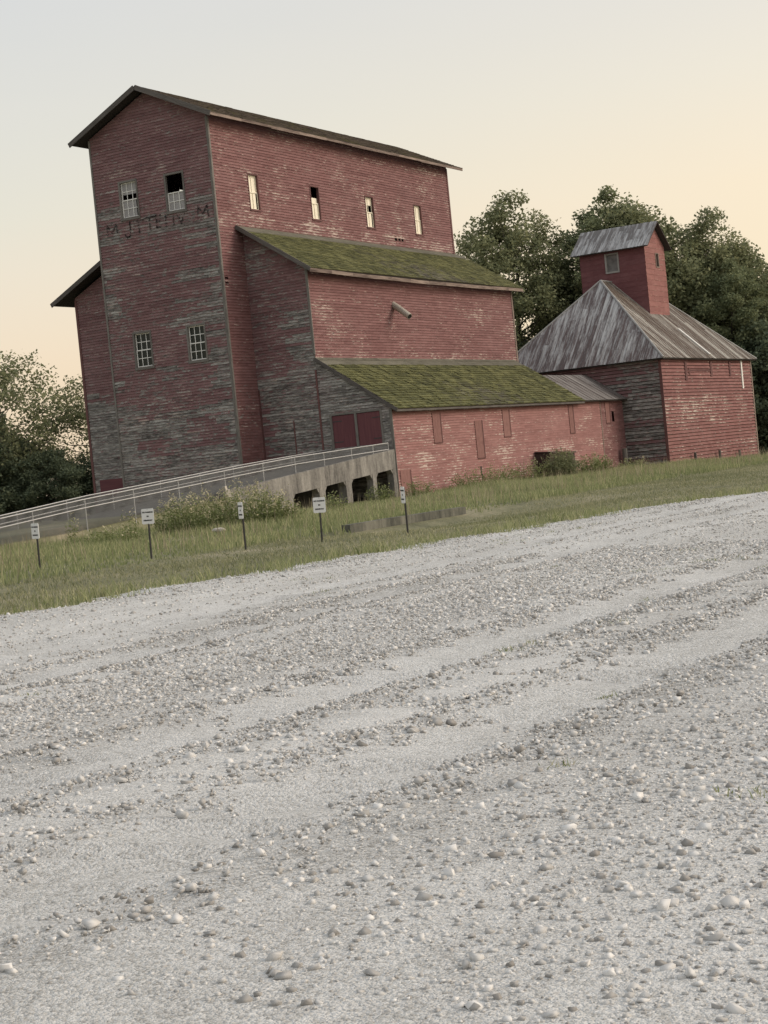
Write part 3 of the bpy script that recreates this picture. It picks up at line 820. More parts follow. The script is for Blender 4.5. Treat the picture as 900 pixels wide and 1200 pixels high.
# lower lean-to side
F2s = Frame((S2, 0, 0), (0, 1, 0), XZ, (1, 0, 0))
DTR = [(18.73, 21.3, -.4, 1.2)]
SQ = [(28.25, 28.62, 2.75, 3.35)]
mb = MB()
boards(mb, F2s, [(B1, -1.2), (26.6, -1.2), (26.6, 4.02), (B1, 4.02)], PIT * .92, holes=DTR, wear=lambda u, v: .02 + .10 * blotch(u, v, .9) * (v < 1),
       peel=lambda u, v: .10 + .30 * max(0, min(1, (2.5 - v) / 2.2)) * (.45 + .55 * hashn(round(u * .7), round(v * 4))) + .17 * (hashn(round(v / PIT), 9) > .72) * (blotch(u, v, .45) > .42) + .08 * (blotch(u + 3, v, .8) > .62))
o = mb.build('wall', M['siding_low'], EL); o['label'] = 'low pale red side wall flecked with bare wood'
mb = MB()
boards(mb, F2s, [(26.6, -1.2), (L2 + .1, -1.2), (L2 + .1, 4.02), (26.6, 4.02)], PIT * .92, holes=SQ, wear=lambda u, v: .08, peel=lambda u, v: .10 + .14 * (u < 27.6))
o = mb.build('wall', M['siding_side'], EL); o['label'] = 'darker red end section beside the barn'
mb = MB(); h = SQ[0]; mb.fbox(F2s, h[0] - .1, h[1] + .1, h[2] - .1, h[3] + .1, -.3, -.28); mb.build('vent', M['dark'], EL)
mb = MB(); mb.fbox(F2s, 10.42, 10.52, .55, 1.0, .024, .038); mb.fbox(F2s, 10.5, 10.6, -.1, .62, .024, .039); mb.build('crack', M['dark'], EL)
mb = MB(); mb.fbox(F2s, 26.55, 26.65, -1, 3.95, .0, .04); mb.build('batten', M['fascia'], EL)
for (a, b, c, d) in ((5.8, 6.65, 2.30, 3.74), (10.2, 11.05, 1.37, 3.27), (13.45, 14.3, 2.33, 3.75), (21.95, 22.6, 2.23, 3.84), (27.3, 28.0, 2.65, 3.9), (2.2, 3.2, -.1, 1.2)):
    mb = MB(); mb.fbox(F2s, a, b, c, d, .0, .05); h = mb.build('hatch', M['hatch'], EL)
    mb = MB(); mb.fbox(F2s, b - .09, b, c, d, .05, .062); mb.fbox(F2s, a, b - .09, c, c + .05, .05, .06); mb.build('cleat', M['trim_red'], h)
# metal lean-to end wall, and cellar doorway
mb = MB()
F2b = Frame((S2, L2 + .1, 0), (-1, 0, 0), XZ, (0, 1, 0))
boards(mb, F2b, [(0, -1.2), (S2 - .3, -1.2), (S2 - .3, 4.6), (2.4, 5.5), (0, 4.0)], .27, seg=(3, 6), wear=lambda u, v: .3)
o = mb.build('wall', M['siding'], EL); o['label'] = 'rear wall of the lower lean-to'
up2 = V3((-4.09, 0, 2.765))
o, F = roof_plane(EL, (7.40, 1.86, 4.0), (0, 1, 0), up2, 21.75, up2.length - .78, M['moss'], pitch=.23, lap=.04, jit=.035, wear=lambda u, v: .18 + .55 * blotch(u, v, .4), label='thick mossy shingle roof of the lower lean-to')
mb = MB(); Fr = Frame((7.40, 1.86, 4.0), (0, 1, 0), up2, F.N)
boards(mb, Fr, [(0, up2.length - .78), (21.75, up2.length - .78), (21.75, up2.length), (0, up2.length)], .78, lap=.02, seg=(1.5, 3.5), wear=lambda u, v: .12)
mb.build('roof_flashing', M['flash'], o)
mb = MB(); mb.fbox(Frame((7.39, 1.86, 3.87), (0, 1, 0), XZ, (1, 0, 0)), 0, 21.75, 0, .09, -.03, 0); mb.build('fascia', M['rake'], o)
mb = MB(); mb.fbox(Frame((7.40, 1.86, 3.92), up2, (2.765, 0, 4.09), (0, -1, 0)), 0, up2.length, -.06, .10, -.02, .02); mb.build('rake_board', M['rake'], o)
up3 = V3((-2.5, 0, 1.69))
al, un = V3((0, 1, 0)), up3.normalized()
Fm = Frame((7.42, 23.61, 4.01), un, al, V3((1.69, 0, 2.5)))
mb = MB()
boards(mb, Fm, [(0, 0), (up3.length, 0), (up3.length, 6.5), (0, 6.5)], .62, lap=.02, seg=(1.5, 3.2), jit=.01)
o = mb.build('roof', M['tin_low'], EL); o['label'] = 'dull metal roof between the mossy roof and the barn'
mb = MB(); mb.fbox(Fm, .02, up3.length, .02, 6.48, -.09, -.005); mb.build('roof_boarding', M['soffit'], o)
mb = MB(); Fm2 = Frame((4.92, 30.11, 5.70), V3((-2.5, 0, -1.3)), (0, -1, 0), V3((-1.3, 0, 2.5)))
boards(mb, Fm2, [(0, 0), (2.0, 0), (2.0, 6.5), (0, 6.5)], .62, lap=.02, seg=(1.5, 3.2))
o = mb.build('roof', M['tin_low'], EL); o['label'] = 'far slope of the dull metal roof'

# left lean-to
F3 = Frame((-10.35, B1, 0), (1, 0, 0), XZ, (0, -1, 0))
def wear_l(u, v):
    if v < 6.3 + .5 * (hashn(round(u * 2)) - .5): return .70 + .12 * blotch(u, v, 1.4) - (.3 if inside(u, v, 1.2, 3.2, 5.8, 6.5) else 0)
    return .16 + .1 * blotch(u, v, 1.3)
mb = MB()
boards(mb, F3, [(0, -.3), (3.44, -.3), (3.44, 13.0), (0, 11.3)], PIT, wear=wear_l, peel=lambda u, v: .08 + .1 * (hashn(round(v / PIT)) > .85))
o = mb.build('wall', M['siding'], EL); o['label'] = 'narrow front wall of the left lean-to'
mb = MB()
F3l = Frame((-10.35, L1, 0), (0, -1, 0), XZ, (-1, 0, 0))
boards(mb, F3l, [(0, -.3), (L1 - B1, -.3), (L1 - B1, 11.3), (0, 11.3)], .27, seg=(4, 8), wear=lambda u, v: .3)
F3b = Frame((-W, L1, 0), (-1, 0, 0), XZ, (0, 1, 0))
boards(mb, F3b, [(0, -.3), (3.46, -.3), (3.46, 11.3), (0, 13.0)], .27, seg=(3, 6), wear=lambda u, v: .3)
o = mb.build('wall', M['siding'], EL); o['label'] = 'outer walls of the left lean-to'
mb = MB(); mb.fbox(F3, -.02, .12, -.3, 11.2, 0, .045); mb.build('corner_board', M['trim_red'], EL)
mb = MB(); mb.fbox(F3, .42, 1.9, 1.3, 2.16, .0, .05); mb.build('hatch', M['door'], EL)
up4 = V3((4.45, 0, 2.23))
o, F = roof_plane(EL, (-11.35, 24.6, 11.1), (0, -1, 0), up4, 23.25, up4.length, M['shingle'], label='left lean-to roof')
mb = MB(); mb.fbox(Frame((-11.35, 1.35, 11.02), up4, (-2.23, 0, 4.45), (0, -1, 0)), 0, up4.length, -.07, .14, -.02, .025); mb.build('rake_board', M['rake'], o)

# cellar bulkhead against the low wall
CB = empty('cellar_bulkhead', (7.06, 18.6, 0))
tag(CB, 'dark brown wooden cellar entrance against the low red wall', 'bulkhead')
bw = wood_mat('dark brown planks', (.045, .030, .027), (.12, .085, .075), 2, 10)
for y_, h_ in ((17.0, 1.30), (20.2, 1.18)):
    mb = MB(CB.location); mb.hexa([(7.06, y_ - .04, -.2), (7.92, y_ - .04, -.2), (7.92, y_ + .04, -.2), (7.06, y_ + .04, -.2), (7.06, y_ - .04, h_), (7.92, y_ - .04, h_), (7.92, y_ + .04, h_), (7.06, y_ + .04, h_)]); mb.build('side_panel', bw, CB)
mb = MB(CB.location); mb.hexa([(7.08, 16.9, 1.36), (8.0, 16.9, 1.30), (8.0, 20.3, 1.18), (7.08, 20.3, 1.24), (7.08, 16.9, 1.44), (8.0, 16.9, 1.38), (8.0, 20.3, 1.26), (7.08, 20.3, 1.32)])
mb.build('lid', bw, CB)
mb = MB(CB.location)
Fc = Frame((7.90, 0, 0), (0, 1, 0), XZ, (1, 0, 0)); boards(mb, Fc, [(17.05, -.2), (20.15, -.2), (20.15, 1.17), (17.05, 1.28)], .2, seg=(1, 3), wear=lambda u, v: .2)
mb.build('front_panel', bw, CB)

# ------------------------------------------------------------------ barn (corn crib) with cupola
BN = empty('corn_crib_barn', (4.25, 39, -.8))
tag(BN, 'square red barn with streaked hip roof and a cupola', 'barn')
X0, X1, Y0, Y1, BZ = -1.11, 9.61, 30.2, 47.5, 6.2
Fa = Frame((X0, Y0, 0), (1, 0, 0), XZ, (0, -1, 0))
def wear_ba(u, v):
    x = u + X0
    w = .74 + .16 * blotch(u, v, 1.4) - (.34 if hashn(round(v / .21), 4) > .62 else 0) * (.6 if v > 2.6 else 1)
    if x < 6.9 and v > 4.0: w = .12
    if v > 5.4: w -= .25
    if v < 1.6: w -= .18
    return w
mb = MB(BN.location)
boards(mb, Fa, [(0, -1.6), (X1 - X0, -1.6), (X1 - X0, BZ), (0, BZ)], .205, lap=.055, gap=.03, seg=(1.0, 3.0), wear=wear_ba, peel=lambda u, v: .12 + .1 * (hashn(round(v / .205)) > .8))
o = mb.build('wall', M['siding'], BN); o['label'] = 'shaded grey boarded wall of the barn'
Fb_ = Frame((X1, 0, 0), (0, 1, 0), XZ, (1, 0, 0))
def peel_bb(u, v): return .16 + .18 * (hashn(round(v / .205), 2) > .62) * (blotch(u, v, .45) > .35) + .14 * (1.8 < v < 4.2) * (31.5 < u < 40) * (hashn(round(u), round(v / .205)) > .35) + .08 * (u > 46)
mb = MB(BN.location)
boards(mb, Fb_, [(Y0, -1.8), (Y1, -1.8), (Y1, BZ), (Y0, BZ)], .205, lap=.055, gap=.034, seg=(1.2, 3.5), wear=lambda u, v: .06 + .12 * blotch(u, v, .7), peel=peel_bb, jit=.014)
o = mb.build('wall', M['barn_side'], BN); o['label'] = 'red boarded wall of the barn facing the gravel'
mb = MB(BN.location)
boards(mb, Frame((X0, Y1, 0), (0, -1, 0), XZ, (-1, 0, 0)), [(0, -1.8), (Y1 - Y0, -1.8), (Y1 - Y0, BZ), (0, BZ)], .41, seg=(4, 8))
boards(mb, Frame((X1, Y1, 0), (-1, 0, 0), XZ, (0, 1, 0)), [(0, -1.8), (X1 - X0, -1.8), (X1 - X0, BZ), (0, BZ)], .41, seg=(4, 8))
o = mb.build('wall', M['siding'], BN); o['label'] = 'rear walls of the barn'
mb = MB(BN.location); mb.hexa([(X0 + .1, Y0 + .1, -1.8), (X1 - .1, Y0 + .1, -1.8), (X1 - .1, Y1 - .1, -1.8), (X0 + .1, Y1 - .1, -1.8), (X0 + .1, Y0 + .1, BZ), (X1 - .1, Y0 + .1, BZ), (X1 - .1, Y1 - .1, BZ), (X0 + .1, Y1 - .1, BZ)]); mb.build('lining', M['soffit'], BN)
mb = MB(BN.location); mb.fbox(Fa, X1 - X0 - .12, X1 - X0 + .05, -1.6, BZ - .1, .02, .062); mb.build('corner_board', M['trim_red'], BN)
mb = MB(BN.location); mb.fbox(Fb_, Y1 - .16, Y1 + .02, -1.7, BZ - .1, .02, .066); mb.build('corner_board', M['fascia'], BN)
for a, b, c, d in ((34.2, 34.55, 4.85, 6.05), (38.95, 39.3, 5.08, 6.05), (42.75, 43.05, 5.1, 6.05)):
    mb = MB(BN.location); mb.fbox(Fb_, a, b, c, d, .02, .075); mb.build('batten', M['trim_red'], BN)
mb = MB(BN.location); mb.fbox(Fb_, 34.55, 39.0, 5.42, 5.50, .04, .062); mb.fbox(Fb_, 34.9, 35.1, 5.2, 5.6, .03, .068); mb.build('hatch_rail', M['trim_red'], BN)
mb = MB(BN.location); mb.fbox(Fb_, 45.2, 45.42, 4.25, 6.1, .03, .09); mb.build('downpipe', M['white'], BN)

AP, RE = V3((4.25, 35.5, 11.65)), V3((4.25, 42.2, 11.65))
c00, c10, c11, c01 = V3((-1.45, 29.8, 6.16)), V3((9.95, 29.8, 6.16)), V3((9.95, 47.9, 6.16)), V3((-1.45, 47.9, 6.16))
def hip(A, B, tops, mat, label, pitch=.27, wear=None):
    """A->B eave; tops: ridge points from the B side to the A side"""
    al = (B - A).normalized(); mid = tops[0] - A
    up = (mid - al * mid.dot(al)).normalized(); nn = al.cross(up)
    if nn.z < 0: nn = -nn
    poly = [(0, 0), (0, (B - A).length)] + [((t - A).dot(up), (t - A).dot(al)) for t in tops]
    F = Frame(A, up, al, nn)
    mb = MB(BN.location)
    boards(mb, F, poly, pitch, lap=.03, seg=(4, 9), jit=.02, wear=wear)
    o = mb.build('roof', mat, BN); o['label'] = label
    mb = MB(BN.location)
    P = [A, B] + list(tops); 
    for s_ in (-.02,): mb.face([p + nn * s_ for p in P]); mb.face([p - nn * .10 for p in P][::-1])
    for i in range(len(P)):
        j = (i + 1) % len(P); mb.face([P[i] - nn * .10, P[j] - nn * .10, P[j] - nn * .02, P[i] - nn * .02])
    mb.build('roof_boarding', M['soffit'], o)
    return o
h1 = hip(c00, c10, [AP], M['tin'], 'streaked silver and rust hip of the barn roof', wear=lambda u, v: .24 * (1 - min(1, u / 6.5)) + .10 * (hashn(round(v)) > .6) - .06)
h2 = hip(c10, c11, [RE, AP], M['tin_side'], 'brown slope of the barn roof with pale streaks', pitch=.34, wear=lambda u, v: .12 - (.9 if hashn(round(v / .34), 6) > .82 and u < 5.5 else 0))
hip(c11, c01, [RE], M['tin'], 'rear hip of the barn roof')
hip(c01, c00, [AP, RE], M['tin_side'], 'far slope of the barn roof')
mb = MB(BN.location)
mb.tube([c10 + V3((0, 0, .05)), AP + V3((0, 0, .06))], .07, 6); mb.tube([c00 + V3((0, 0, .05)), AP + V3((0, 0, .06))], .06, 6); mb.tube([c11 + V3((0, 0, .05)), RE + V3((0, 0, .06))], .06, 6)
mb.tube([AP + V3((0, 0, .05)), RE + V3((0, 0, .05))], .07, 6)
mb.build('hip_cap', plain_mat('grey hip cap', (.30, .295, .285), .7, 0, .35, 2), h1)
# one lifted pale sheet
mb = MB(BN.location)
sd = (RE - c11); al = V3((0, 1, 0)); up = V3((-5.7, 0, 5.49)).normalized(); nn = al.cross(up); nn = nn if nn.z > 0 else -nn
Fh = Frame(c10, up, al, nn)
mb.fbox(Fh, .35, 3.0, 9.0, 9.32, .04, .10); o = mb.build('loose_sheet', plain_mat('pale loose sheet', (.55, .54, .52), .6), h2)

CX0, CX1, CY0, CY1 = 2.25, 6.65, 37.3, 40.9
CP = BN
Fc1 = Frame((CX0, CY0, 0), (1, 0, 0), XZ, (0, -1, 0))
cw = (4.06, 4.80, 12.34, 13.40)
mb = MB(BN.location)
boards(mb, Fc1, [(0, 8.9), (CX1 - CX0, 8.9), (CX1 - CX0, 13.78), (0, 13.78)], .34, lap=.012, seg=(.9, 1.0), holes=[(cw[0] - CX0, cw[1] - CX0, cw[2], cw[3])], wear=lambda u, v: .02, peel=lambda u, v: .05)
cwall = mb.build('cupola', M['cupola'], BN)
Fc2 = Frame((CX1, 0, 0), (0, 1, 0), XZ, (1, 0, 0))
s2 = (39.2, 39.62, 12.45, 13.25); cm = (CY0 + CY1) / 2
mb = MB(BN.location)
boards(mb, Fc2, [(CY0, 8.9), (CY1, 8.9), (CY1, 13.78), (cm, 15.15), (CY0, 13.78)], .34, lap=.016, seg=(.7, 1.0), holes=[s2], wear=lambda u, v: .04, peel=lambda u, v: .12)
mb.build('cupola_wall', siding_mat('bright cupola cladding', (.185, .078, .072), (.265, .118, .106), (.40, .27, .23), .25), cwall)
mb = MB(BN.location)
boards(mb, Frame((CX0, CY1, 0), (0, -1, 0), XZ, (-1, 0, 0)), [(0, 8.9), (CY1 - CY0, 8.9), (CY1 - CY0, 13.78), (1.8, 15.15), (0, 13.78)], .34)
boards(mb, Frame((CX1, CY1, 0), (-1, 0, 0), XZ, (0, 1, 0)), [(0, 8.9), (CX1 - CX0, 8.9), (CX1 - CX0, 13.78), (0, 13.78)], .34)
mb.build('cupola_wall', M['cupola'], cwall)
# cupola windows, one level down inside the cupola
mb = MB(BN.location); a, b, c, d = cw
for q in ((a - .1, a, c - .1, d + .1), (b, b + .1, c - .1, d + .1), (a, b, d, d + .1), (a, b, c - .1, c)):
    mb.fbox(Fc1, q[0] - CX0, q[1] - CX0, q[2], q[3], -.08, .05)
mb.build('window_frame', wood_mat('pale cupola frame', (.18, .17, .16), (.36, .35, .33)), cwall)
mb = MB(BN.location); mb.fbox(Fc1, a - CX0, b - CX0, c, d, -.09, -.08); mb.build('window_pane', plain_mat('cupola glass with painted reflections', (.16, .16, .155), .25, 0, .9, 2.6), cwall)  # pale reflections are painted into the mottled pane colour
mb = MB(BN.location); a, b, c, d = s2
for q in ((a - .07, a, c - .07, d + .07), (b, b + .07, c - .07, d + .07), (a, b, d, d + .07), (a, b, c - .07, c)): mb.fbox(Fc2, *q, -.08, .05)
mb.build('window_frame', M['fascia'], cwall)
mb = MB(BN.location); mb.fbox(Fc2, a, b, c, d, -.12, -.11); mb.build('window_pane', M['dark'], cwall)
# cupola roof: ridge along x
rz, ez, ovy, rx0, rx1 = 15.30, 13.62, .42, 1.78, 7.05
for sgn, nm in ((-1, 'silvery front slope of the cupola roof'), (1, 'far slope of the cupola roof')):
    ye = CY0 - ovy if sgn < 0 else CY1 + ovy
    up = V3((0, cm - ye, rz - ez)); F = Frame((rx0, ye, ez), up, (1, 0, 0), V3((0, -(rz - ez) * (1 if sgn < 0 else -1), abs(cm - ye))))
    mb = MB(BN.location)
    boards(mb, F, [(0, 0), (up.length, 0), (up.length, rx1 - rx0), (0, rx1 - rx0)], .24, lap=.025, seg=(1.2, 3), jit=.012, wear=(lambda u, v: .35 * (u > 1.4) + .25 * (blotch(v, u, .8) > .6) - .05))
    o = mb.build('cupola_roof', M['tin_cup'], BN); o['label'] = nm
    mb = MB(BN.location); mb.fbox(F, .01, up.length - .01, .01, rx1 - rx0 - .01, -.07, -.004); mb.build('roof_boarding', M['soffit'], o)

# ------------------------------------------------------------------ loading ramp
RP = empty('loading_ramp', (5.4, -10, 0))
tag(RP, 'stained concrete wagon ramp with open bays rising to the red doors', 'ramp')
def deck(y): return 2.19 + (y - 1.85) * .0795
mb = MB(RP.location)
bays = [(-6.85, -4.78), (-4.32, -2.58), (-2.12, -.26), (.08, 1.62)]
TOP = lambda y: deck(y)
OP = lambda y: .70 + (y + 6.81) * .072
Xn, Xt = 7.03, .32
ys_ = [-11.2] + [v for b_ in bays for v in b_] + [1.97]
for i in range(len(ys_) - 1):
    a, b = ys_[i], ys_[i + 1]
    bay = i % 2 == 1
    z0a, z0b = (OP(a), OP(b)) if bay else (-.4, -.4)
    mb.hexa([(Xn - Xt, a, z0a), (Xn, a, z0a), (Xn, b, z0b), (Xn - Xt, b, z0b), (Xn - Xt, a, TOP(a)), (Xn, a, TOP(a)), (Xn, b, TOP(b)), (Xn - Xt, b, TOP(b))])
for a, b in bays:   # cut corners of the bays
    for q, s_ in ((a, 1), (b, -1)):
        zq = OP(q)
        mb.hexa([(Xn - Xt + .02, q, zq - .22), (Xn - .02, q, zq - .22), (Xn - .02, q + s_ * .004, zq - .22), (Xn - Xt + .02, q + s_ * .004, zq - .22),
                 (Xn - Xt + .02, q, zq + .01), (Xn - .02, q, zq + .01), (Xn - .02, q + s_ * .22, zq + .02), (Xn - Xt + .02, q + s_ * .22, zq + .02)])
mb.build('side_wall', M['concrete'], RP)
mb = MB(RP.location)
for a, b in zip(ys_[1::1], ys_[2::1]):
    pass
for i in range(12):
    a, b = -30 + i * (32 - .03) / 12, -30 + (i + 1) * (32 - .03) / 12
    za, zb = max(.04, deck(a) - .05), max(.04, deck(b) - .05)
    mb.hexa([(3.7, a, za - .25), (Xn - .33, a, za - .25), (Xn - .33, b, zb - .25), (3.7, b, zb - .25), (3.7, a, za), (Xn - .33, a, za), (Xn - .33, b, zb), (3.7, b, zb)])
mb.build('deck', M['deckcon'], RP)
mb = MB(RP.location)
mb.hexa([(3.72, -11.2, -.4), (4.05, -11.2, -.4), (4.05, 1.97, -.4), (3.72, 1.97, -.4), (3.72, -11.2, deck(-11.2) - .28), (4.05, -11.2, deck(-11.2) - .28), (4.05, 1.97, deck(1.97) - .31), (3.72, 1.97, deck(1.97) - .31)])
for y in (-4.55, -2.35, -.1): mb.hexa([(4.05, y - .12, -.4), (5.2, y - .12, -.4), (5.2, y + .12, -.4), (4.05, y + .12, -.4), (4.05, y - .12, deck(y) - .31), (5.2, y - .12, deck(y) - .31), (5.2, y + .12, deck(y) - .31), (4.05, y + .12, deck(y) - .31)])
mb.build('inner_wall', concrete_mat('grey inner wall', (.12, .12, .12), (.26, .26, .26)), RP)
mb = MB(RP.location)
mb.hexa([(3.75, -34, -.3), (7.0, -34, -.3), (7.3, -11.2, -.3), (3.4, -11.2, -.3), (3.8, -34, .02), (6.6, -34, .02), (6.68, -11.22, deck(-11.2) - .3), (3.72, -11.22, deck(-11.2) - .3)])
mb.build('earth_bank', bpy.data.materials['grassy earth'], RP)

# rails with wire mesh along both sides
def railing(label, X, pts, posts, mid):
    R_ = empty('ramp_railing', (X, -14, 0)); tag(R_, label, 'railing', 'railings along the loading ramp')
    def zt(y):
        for (a, za), (b, zb) in zip(pts, pts[1:]):
            if a <= y <= b: return za + (y - a) / (b - a) * (zb - za)
        return pts[0][1] if y < pts[0][0] else pts[-1][1]
    yy = [p[0] for p in pts]
    for nm, d in (('top_rail', 0), ('mid_rail', mid)):
        mb = MB(R_.location); mb.tube([(X, y, zt(y) - d) for y in yy], .021, 8, True); mb.build(nm, M['galv'], R_, True)
    for y in posts:
        mb = MB(R_.location); lo = max(-.1, deck(y) - .3) if y > -11 else -.3
        mb.tube([(X, y, lo), (X, y, zt(y) + .02)], .019, 8); mb.build('post', M['galv'], R_, True)
    # chain link: straight wires crossing both ways
    y0, y1 = yy[0], min(yy[-1], 1.9)
    vs, fs, ls = [], [], []
    mb = MB(R_.location)
    s = .075; H = 1.05; y = y0 - H
    while y < y1:
        for sg in (1, -1):
            pa, pb = (y, 0), (y + H, 1)
            # param along the wire, clipped to the fence's own top and bottom
            t0 = None; seg = []
            for q in range(0, 9):
                t = q / 8; yq = y + H * t
                top = zt(yq) - .03; bot = max(top - 1.0, max(0.0, deck(yq) - .12) if yq > -11 else -.05)
                zq = top - (t if sg > 0 else 1 - t) * 1.0
                if y0 <= yq <= y1 and zq >= bot: seg.append((X + .004 * sg, yq, zq))
            if len(seg) > 1: mb.tube([seg[0], seg[-1]], .0075, 3, False, (0, 0, .5))
        y += s
    mb.build('wire_mesh', M['wire'], R_)
    return R_
near = [(-29.5, .62), (-24.1, 1.02), (-19.85, 1.36), (-15, 1.67), (-10.3, 1.97), (-6.1, 2.21), (1.7, 2.50)]
far = [(-29.5, .30), (-20.5, 1.09), (-15.8, 1.48), (-10.5, 1.80), (-5.4, 2.13), (-.86, 2.36), (1.8, 2.48)]
PY = [-28, -25.2, -22.4, -19.7, -17.0, -14.3, -11.3, -8.6, -6.2, -3.9, -1.6, .3, 1.7]
railing('near galvanised pipe railing with wire mesh on the open-bay side of the ramp', 6.86, near, PY, .29)
railing('far galvanised pipe railing with wire mesh on the tower side of the ramp', 3.78, far, PY, .29)

# ------------------------------------------------------------------ small things
SIGN_TXT = [('NO PARKING', .105, .046), ('IN', .0, .05), ('DRIVEWAY', -.105, .046)]
def sign(label, x, y, zc, yaw, w, h, lean=0.0):
    z0 = g(x, y)
    R_ = empty('no_parking_sign', (x, y, z0)); R_.rotation_euler = (0, lean, yaw)
    tag(R_, label, 'sign', 'no parking signs at the edge of the weeds')
    mb = MB(); mb.tube([(0, .03, -.2), (0, .03, zc - z0 + h * .42)], .022, 8); mb.build('post', M['post'], R_)
    mb = MB(); F = Frame((0, 0, zc - z0), (1, 0, 0), XZ, (0, -1, 0))
    t = .012; r = .02
    pr = [(-w / 2 + r, -h / 2), (w / 2 - r, -h / 2), (w / 2, -h / 2 + r), (w / 2, h / 2 - r), (w / 2 - r, h / 2), (-w / 2 + r, h / 2), (-w / 2, h / 2 - r), (-w / 2, -h / 2 + r)]
    mb.face([F.p(u, v, t) for u, v in pr]); mb.face([F.p(u, v, 0) for u, v in pr][::-1])
    for i in range(8):
        j = (i + 1) % 8; mb.face([F.p(*pr[i], 0), F.p(*pr[j], 0), F.p(*pr[j], t), F.p(*pr[i], t)])
    pn = mb.build('sign_panel', M['sign'], R_)
    rot = Matrix(((1, 0, 0, 0), (0, 0, -1, 0), (0, 1, 0, 0), (0, 0, 0, 1)))
    for s, dz, sz in SIGN_TXT:
        text_mesh('lettering', s, sz * h / .4 * 1.0, M['ink'], pn, Matrix.Translation((0, -t - .003, zc - z0 + dz * h / .4)) @ rot, bold=.0025)
    mb = MB(); 
    for v in (-.46, .46): mb.tube([F.p(0, v * h, t), F.p(0, v * h, t + .006)], .008, 6)
    mb.build('bolt', M['galv'], pn)
    return R_
SG = [(18.20, -37.10, .90, 'half-height white sign furthest left, below the ramp railing', -.25),
      (21.30, -35.30, .93, 'white sign in front of the ramp railing, left of the pale weed mound', .42),
      (23.20, -34.25, .86, 'white sign turned edge-on beside the end of the concrete ramp wall', -.62),
      (24.80, -33.60, .79, 'white sign on a dark post before the open bays of the ramp', .48),
      (26.50, -32.90, .83, 'white sign turned edge-on at the corner of the low red wall', -.78)]
CAMP = V3((44.46018, -65.25138, 1.54078))
SIGN_AT = [(19.57, -36.86, .85), (21.69, -35.64, .93), (23.46, -34.64, .86), (24.93, -33.80, .81), (26.53, -32.89, .85)]
for (x, y, zc), (_, _, _, lb, yaw) in zip(SIGN_AT, SG):
    sign(lb, x, y, zc, yaw, .27, .335 if 'edge-on' not in lb else .36, .02)

# low concrete wall by the verge
LW = MB()
for i in range(4):
    a, b = -28.5 + i * 1.62, -28.5 + (i + 1) * 1.62 - .012
    dz = .012 * hashn(i)
    LW.hexa([(22.25, a, -.4), (22.5, a, -.4), (22.5 + .01 * hashn(i, 2), b, -.4), (22.25, b, -.4), (22.25, a, .13 + dz), (22.5, a, .13 + dz), (22.5 + .01 * hashn(i, 2), b, .135), (22.25, b, .135)])
o = LW.build('low_concrete_wall', M['wallcon'])
tag(o, 'low mossy concrete wall at the edge of the mown verge', 'wall')

for (x, y, h, ln, lb) in ((9.85, 34.12, 1.02, .05, 'short dark stake by the barn wall, nearest the grey boards'), (9.85, 38.75, 1.18, .03, 'short dark stake in the middle of the three by the barn wall'), (9.85, 42.75, 1.22, -.02, 'short dark stake furthest along the barn wall')):
    z = g(x, y); mb = MB((x, y, z)); mb.tube([(x, y, z - .3), (x + ln * .3, y - ln, z + h * .55), (x + ln * .5, y - ln * 1.5, z + h)], [.10, .095, .08], 7)
    mb.tube([(x + .02, y - .2, z + h * .5), (x + .02, y + .1, z + h * .52)], .035, 5)
    o = mb.build('stake', M['rake']); o.location = (x, y, z); tag(o, lb, 'stake', 'stakes along the barn wall')
x, y, z = 7.35, 29.0, g(7.35, 29.0)
mb = MB((x, y, z)); mb.tube([(x, y, z - .3), (x + .02, y - .02, 1.12)], [.17, .15], 9)
o = mb.build('grey_post', M['trim']); o.location = (x, y, z); tag(o, 'weathered grey post where the low red wall meets the barn', 'post')
mb = MB((13.6, -17.6, 0)); mb.tube([(13.35, -17.75, .20), (13.75, -17.5, .20)], [.105, .105], 14)
mb.tube([(13.35, -17.75, .20), (13.36, -17.744, .20)], [.118, .118], 14); mb.tube([(13.74, -17.506, .20), (13.75, -17.5, .20)], [.118, .118], 14); mb.tube([(13.55, -17.62, -.2), (13.55, -17.62, .12)], .06, 7)
o = mb.build('pipe_end', M['pipe']); o.location = (13.6, -17.6, 0); tag(o, 'short dark pipe lying in the weeds before the ramp bays', 'pipe')
def rock(name, c, s, lb, seed, cat='rock'):
    import bmesh
    bm = bmesh.new(); bmesh.ops.create_icosphere(bm, subdivisions=2, radius=1)
    rr = random.Random(seed)
    for v in bm.verts:
        k = 1 + .28 * math.sin(v.co.x * 3 + seed) * math.cos(v.co.y * 2.7 + seed * 2) + rr.uniform(-.09, .09)
        v.co = V3((v.co.x * s[0], v.co.y * s[1], v.co.z * s[2])) * k
    m = bpy.data.meshes.new(name); bm.to_mesh(m); bm.free(); m.materials.append(M['rubble'])
    o = link(bpy.data.objects.new(name, m)); o.location = c; tag(o, lb, cat); return o
rock('concrete_rubble', (12.9, -18.9, .10), (.30, .2, .13), 'pale lump of broken concrete lying left of the dark pipe', 3, 'rubble')
rock('concrete_rubble', (15.8, -24.7, .12), (.20, .13, .09), 'pale lump of broken concrete beside the weed mound', 8, 'rubble')
mb = MB((7.35, -11.5, 0)); mb.beam((7.35, -11.45, -.3), (7.2, -11.75, 1.18), .22, .2, a=(0, 0, .6)); mb.beam((7.2, -11.75, 1.0), (7.16, -11.8, 1.32), .13, .12, a=(0, 0, .8))
o = mb.build('broken_post', M['rubble']); o.location = (7.35, -11.5, 0); tag(o, 'pale broken post leaning at the end of the concrete ramp wall', 'post')

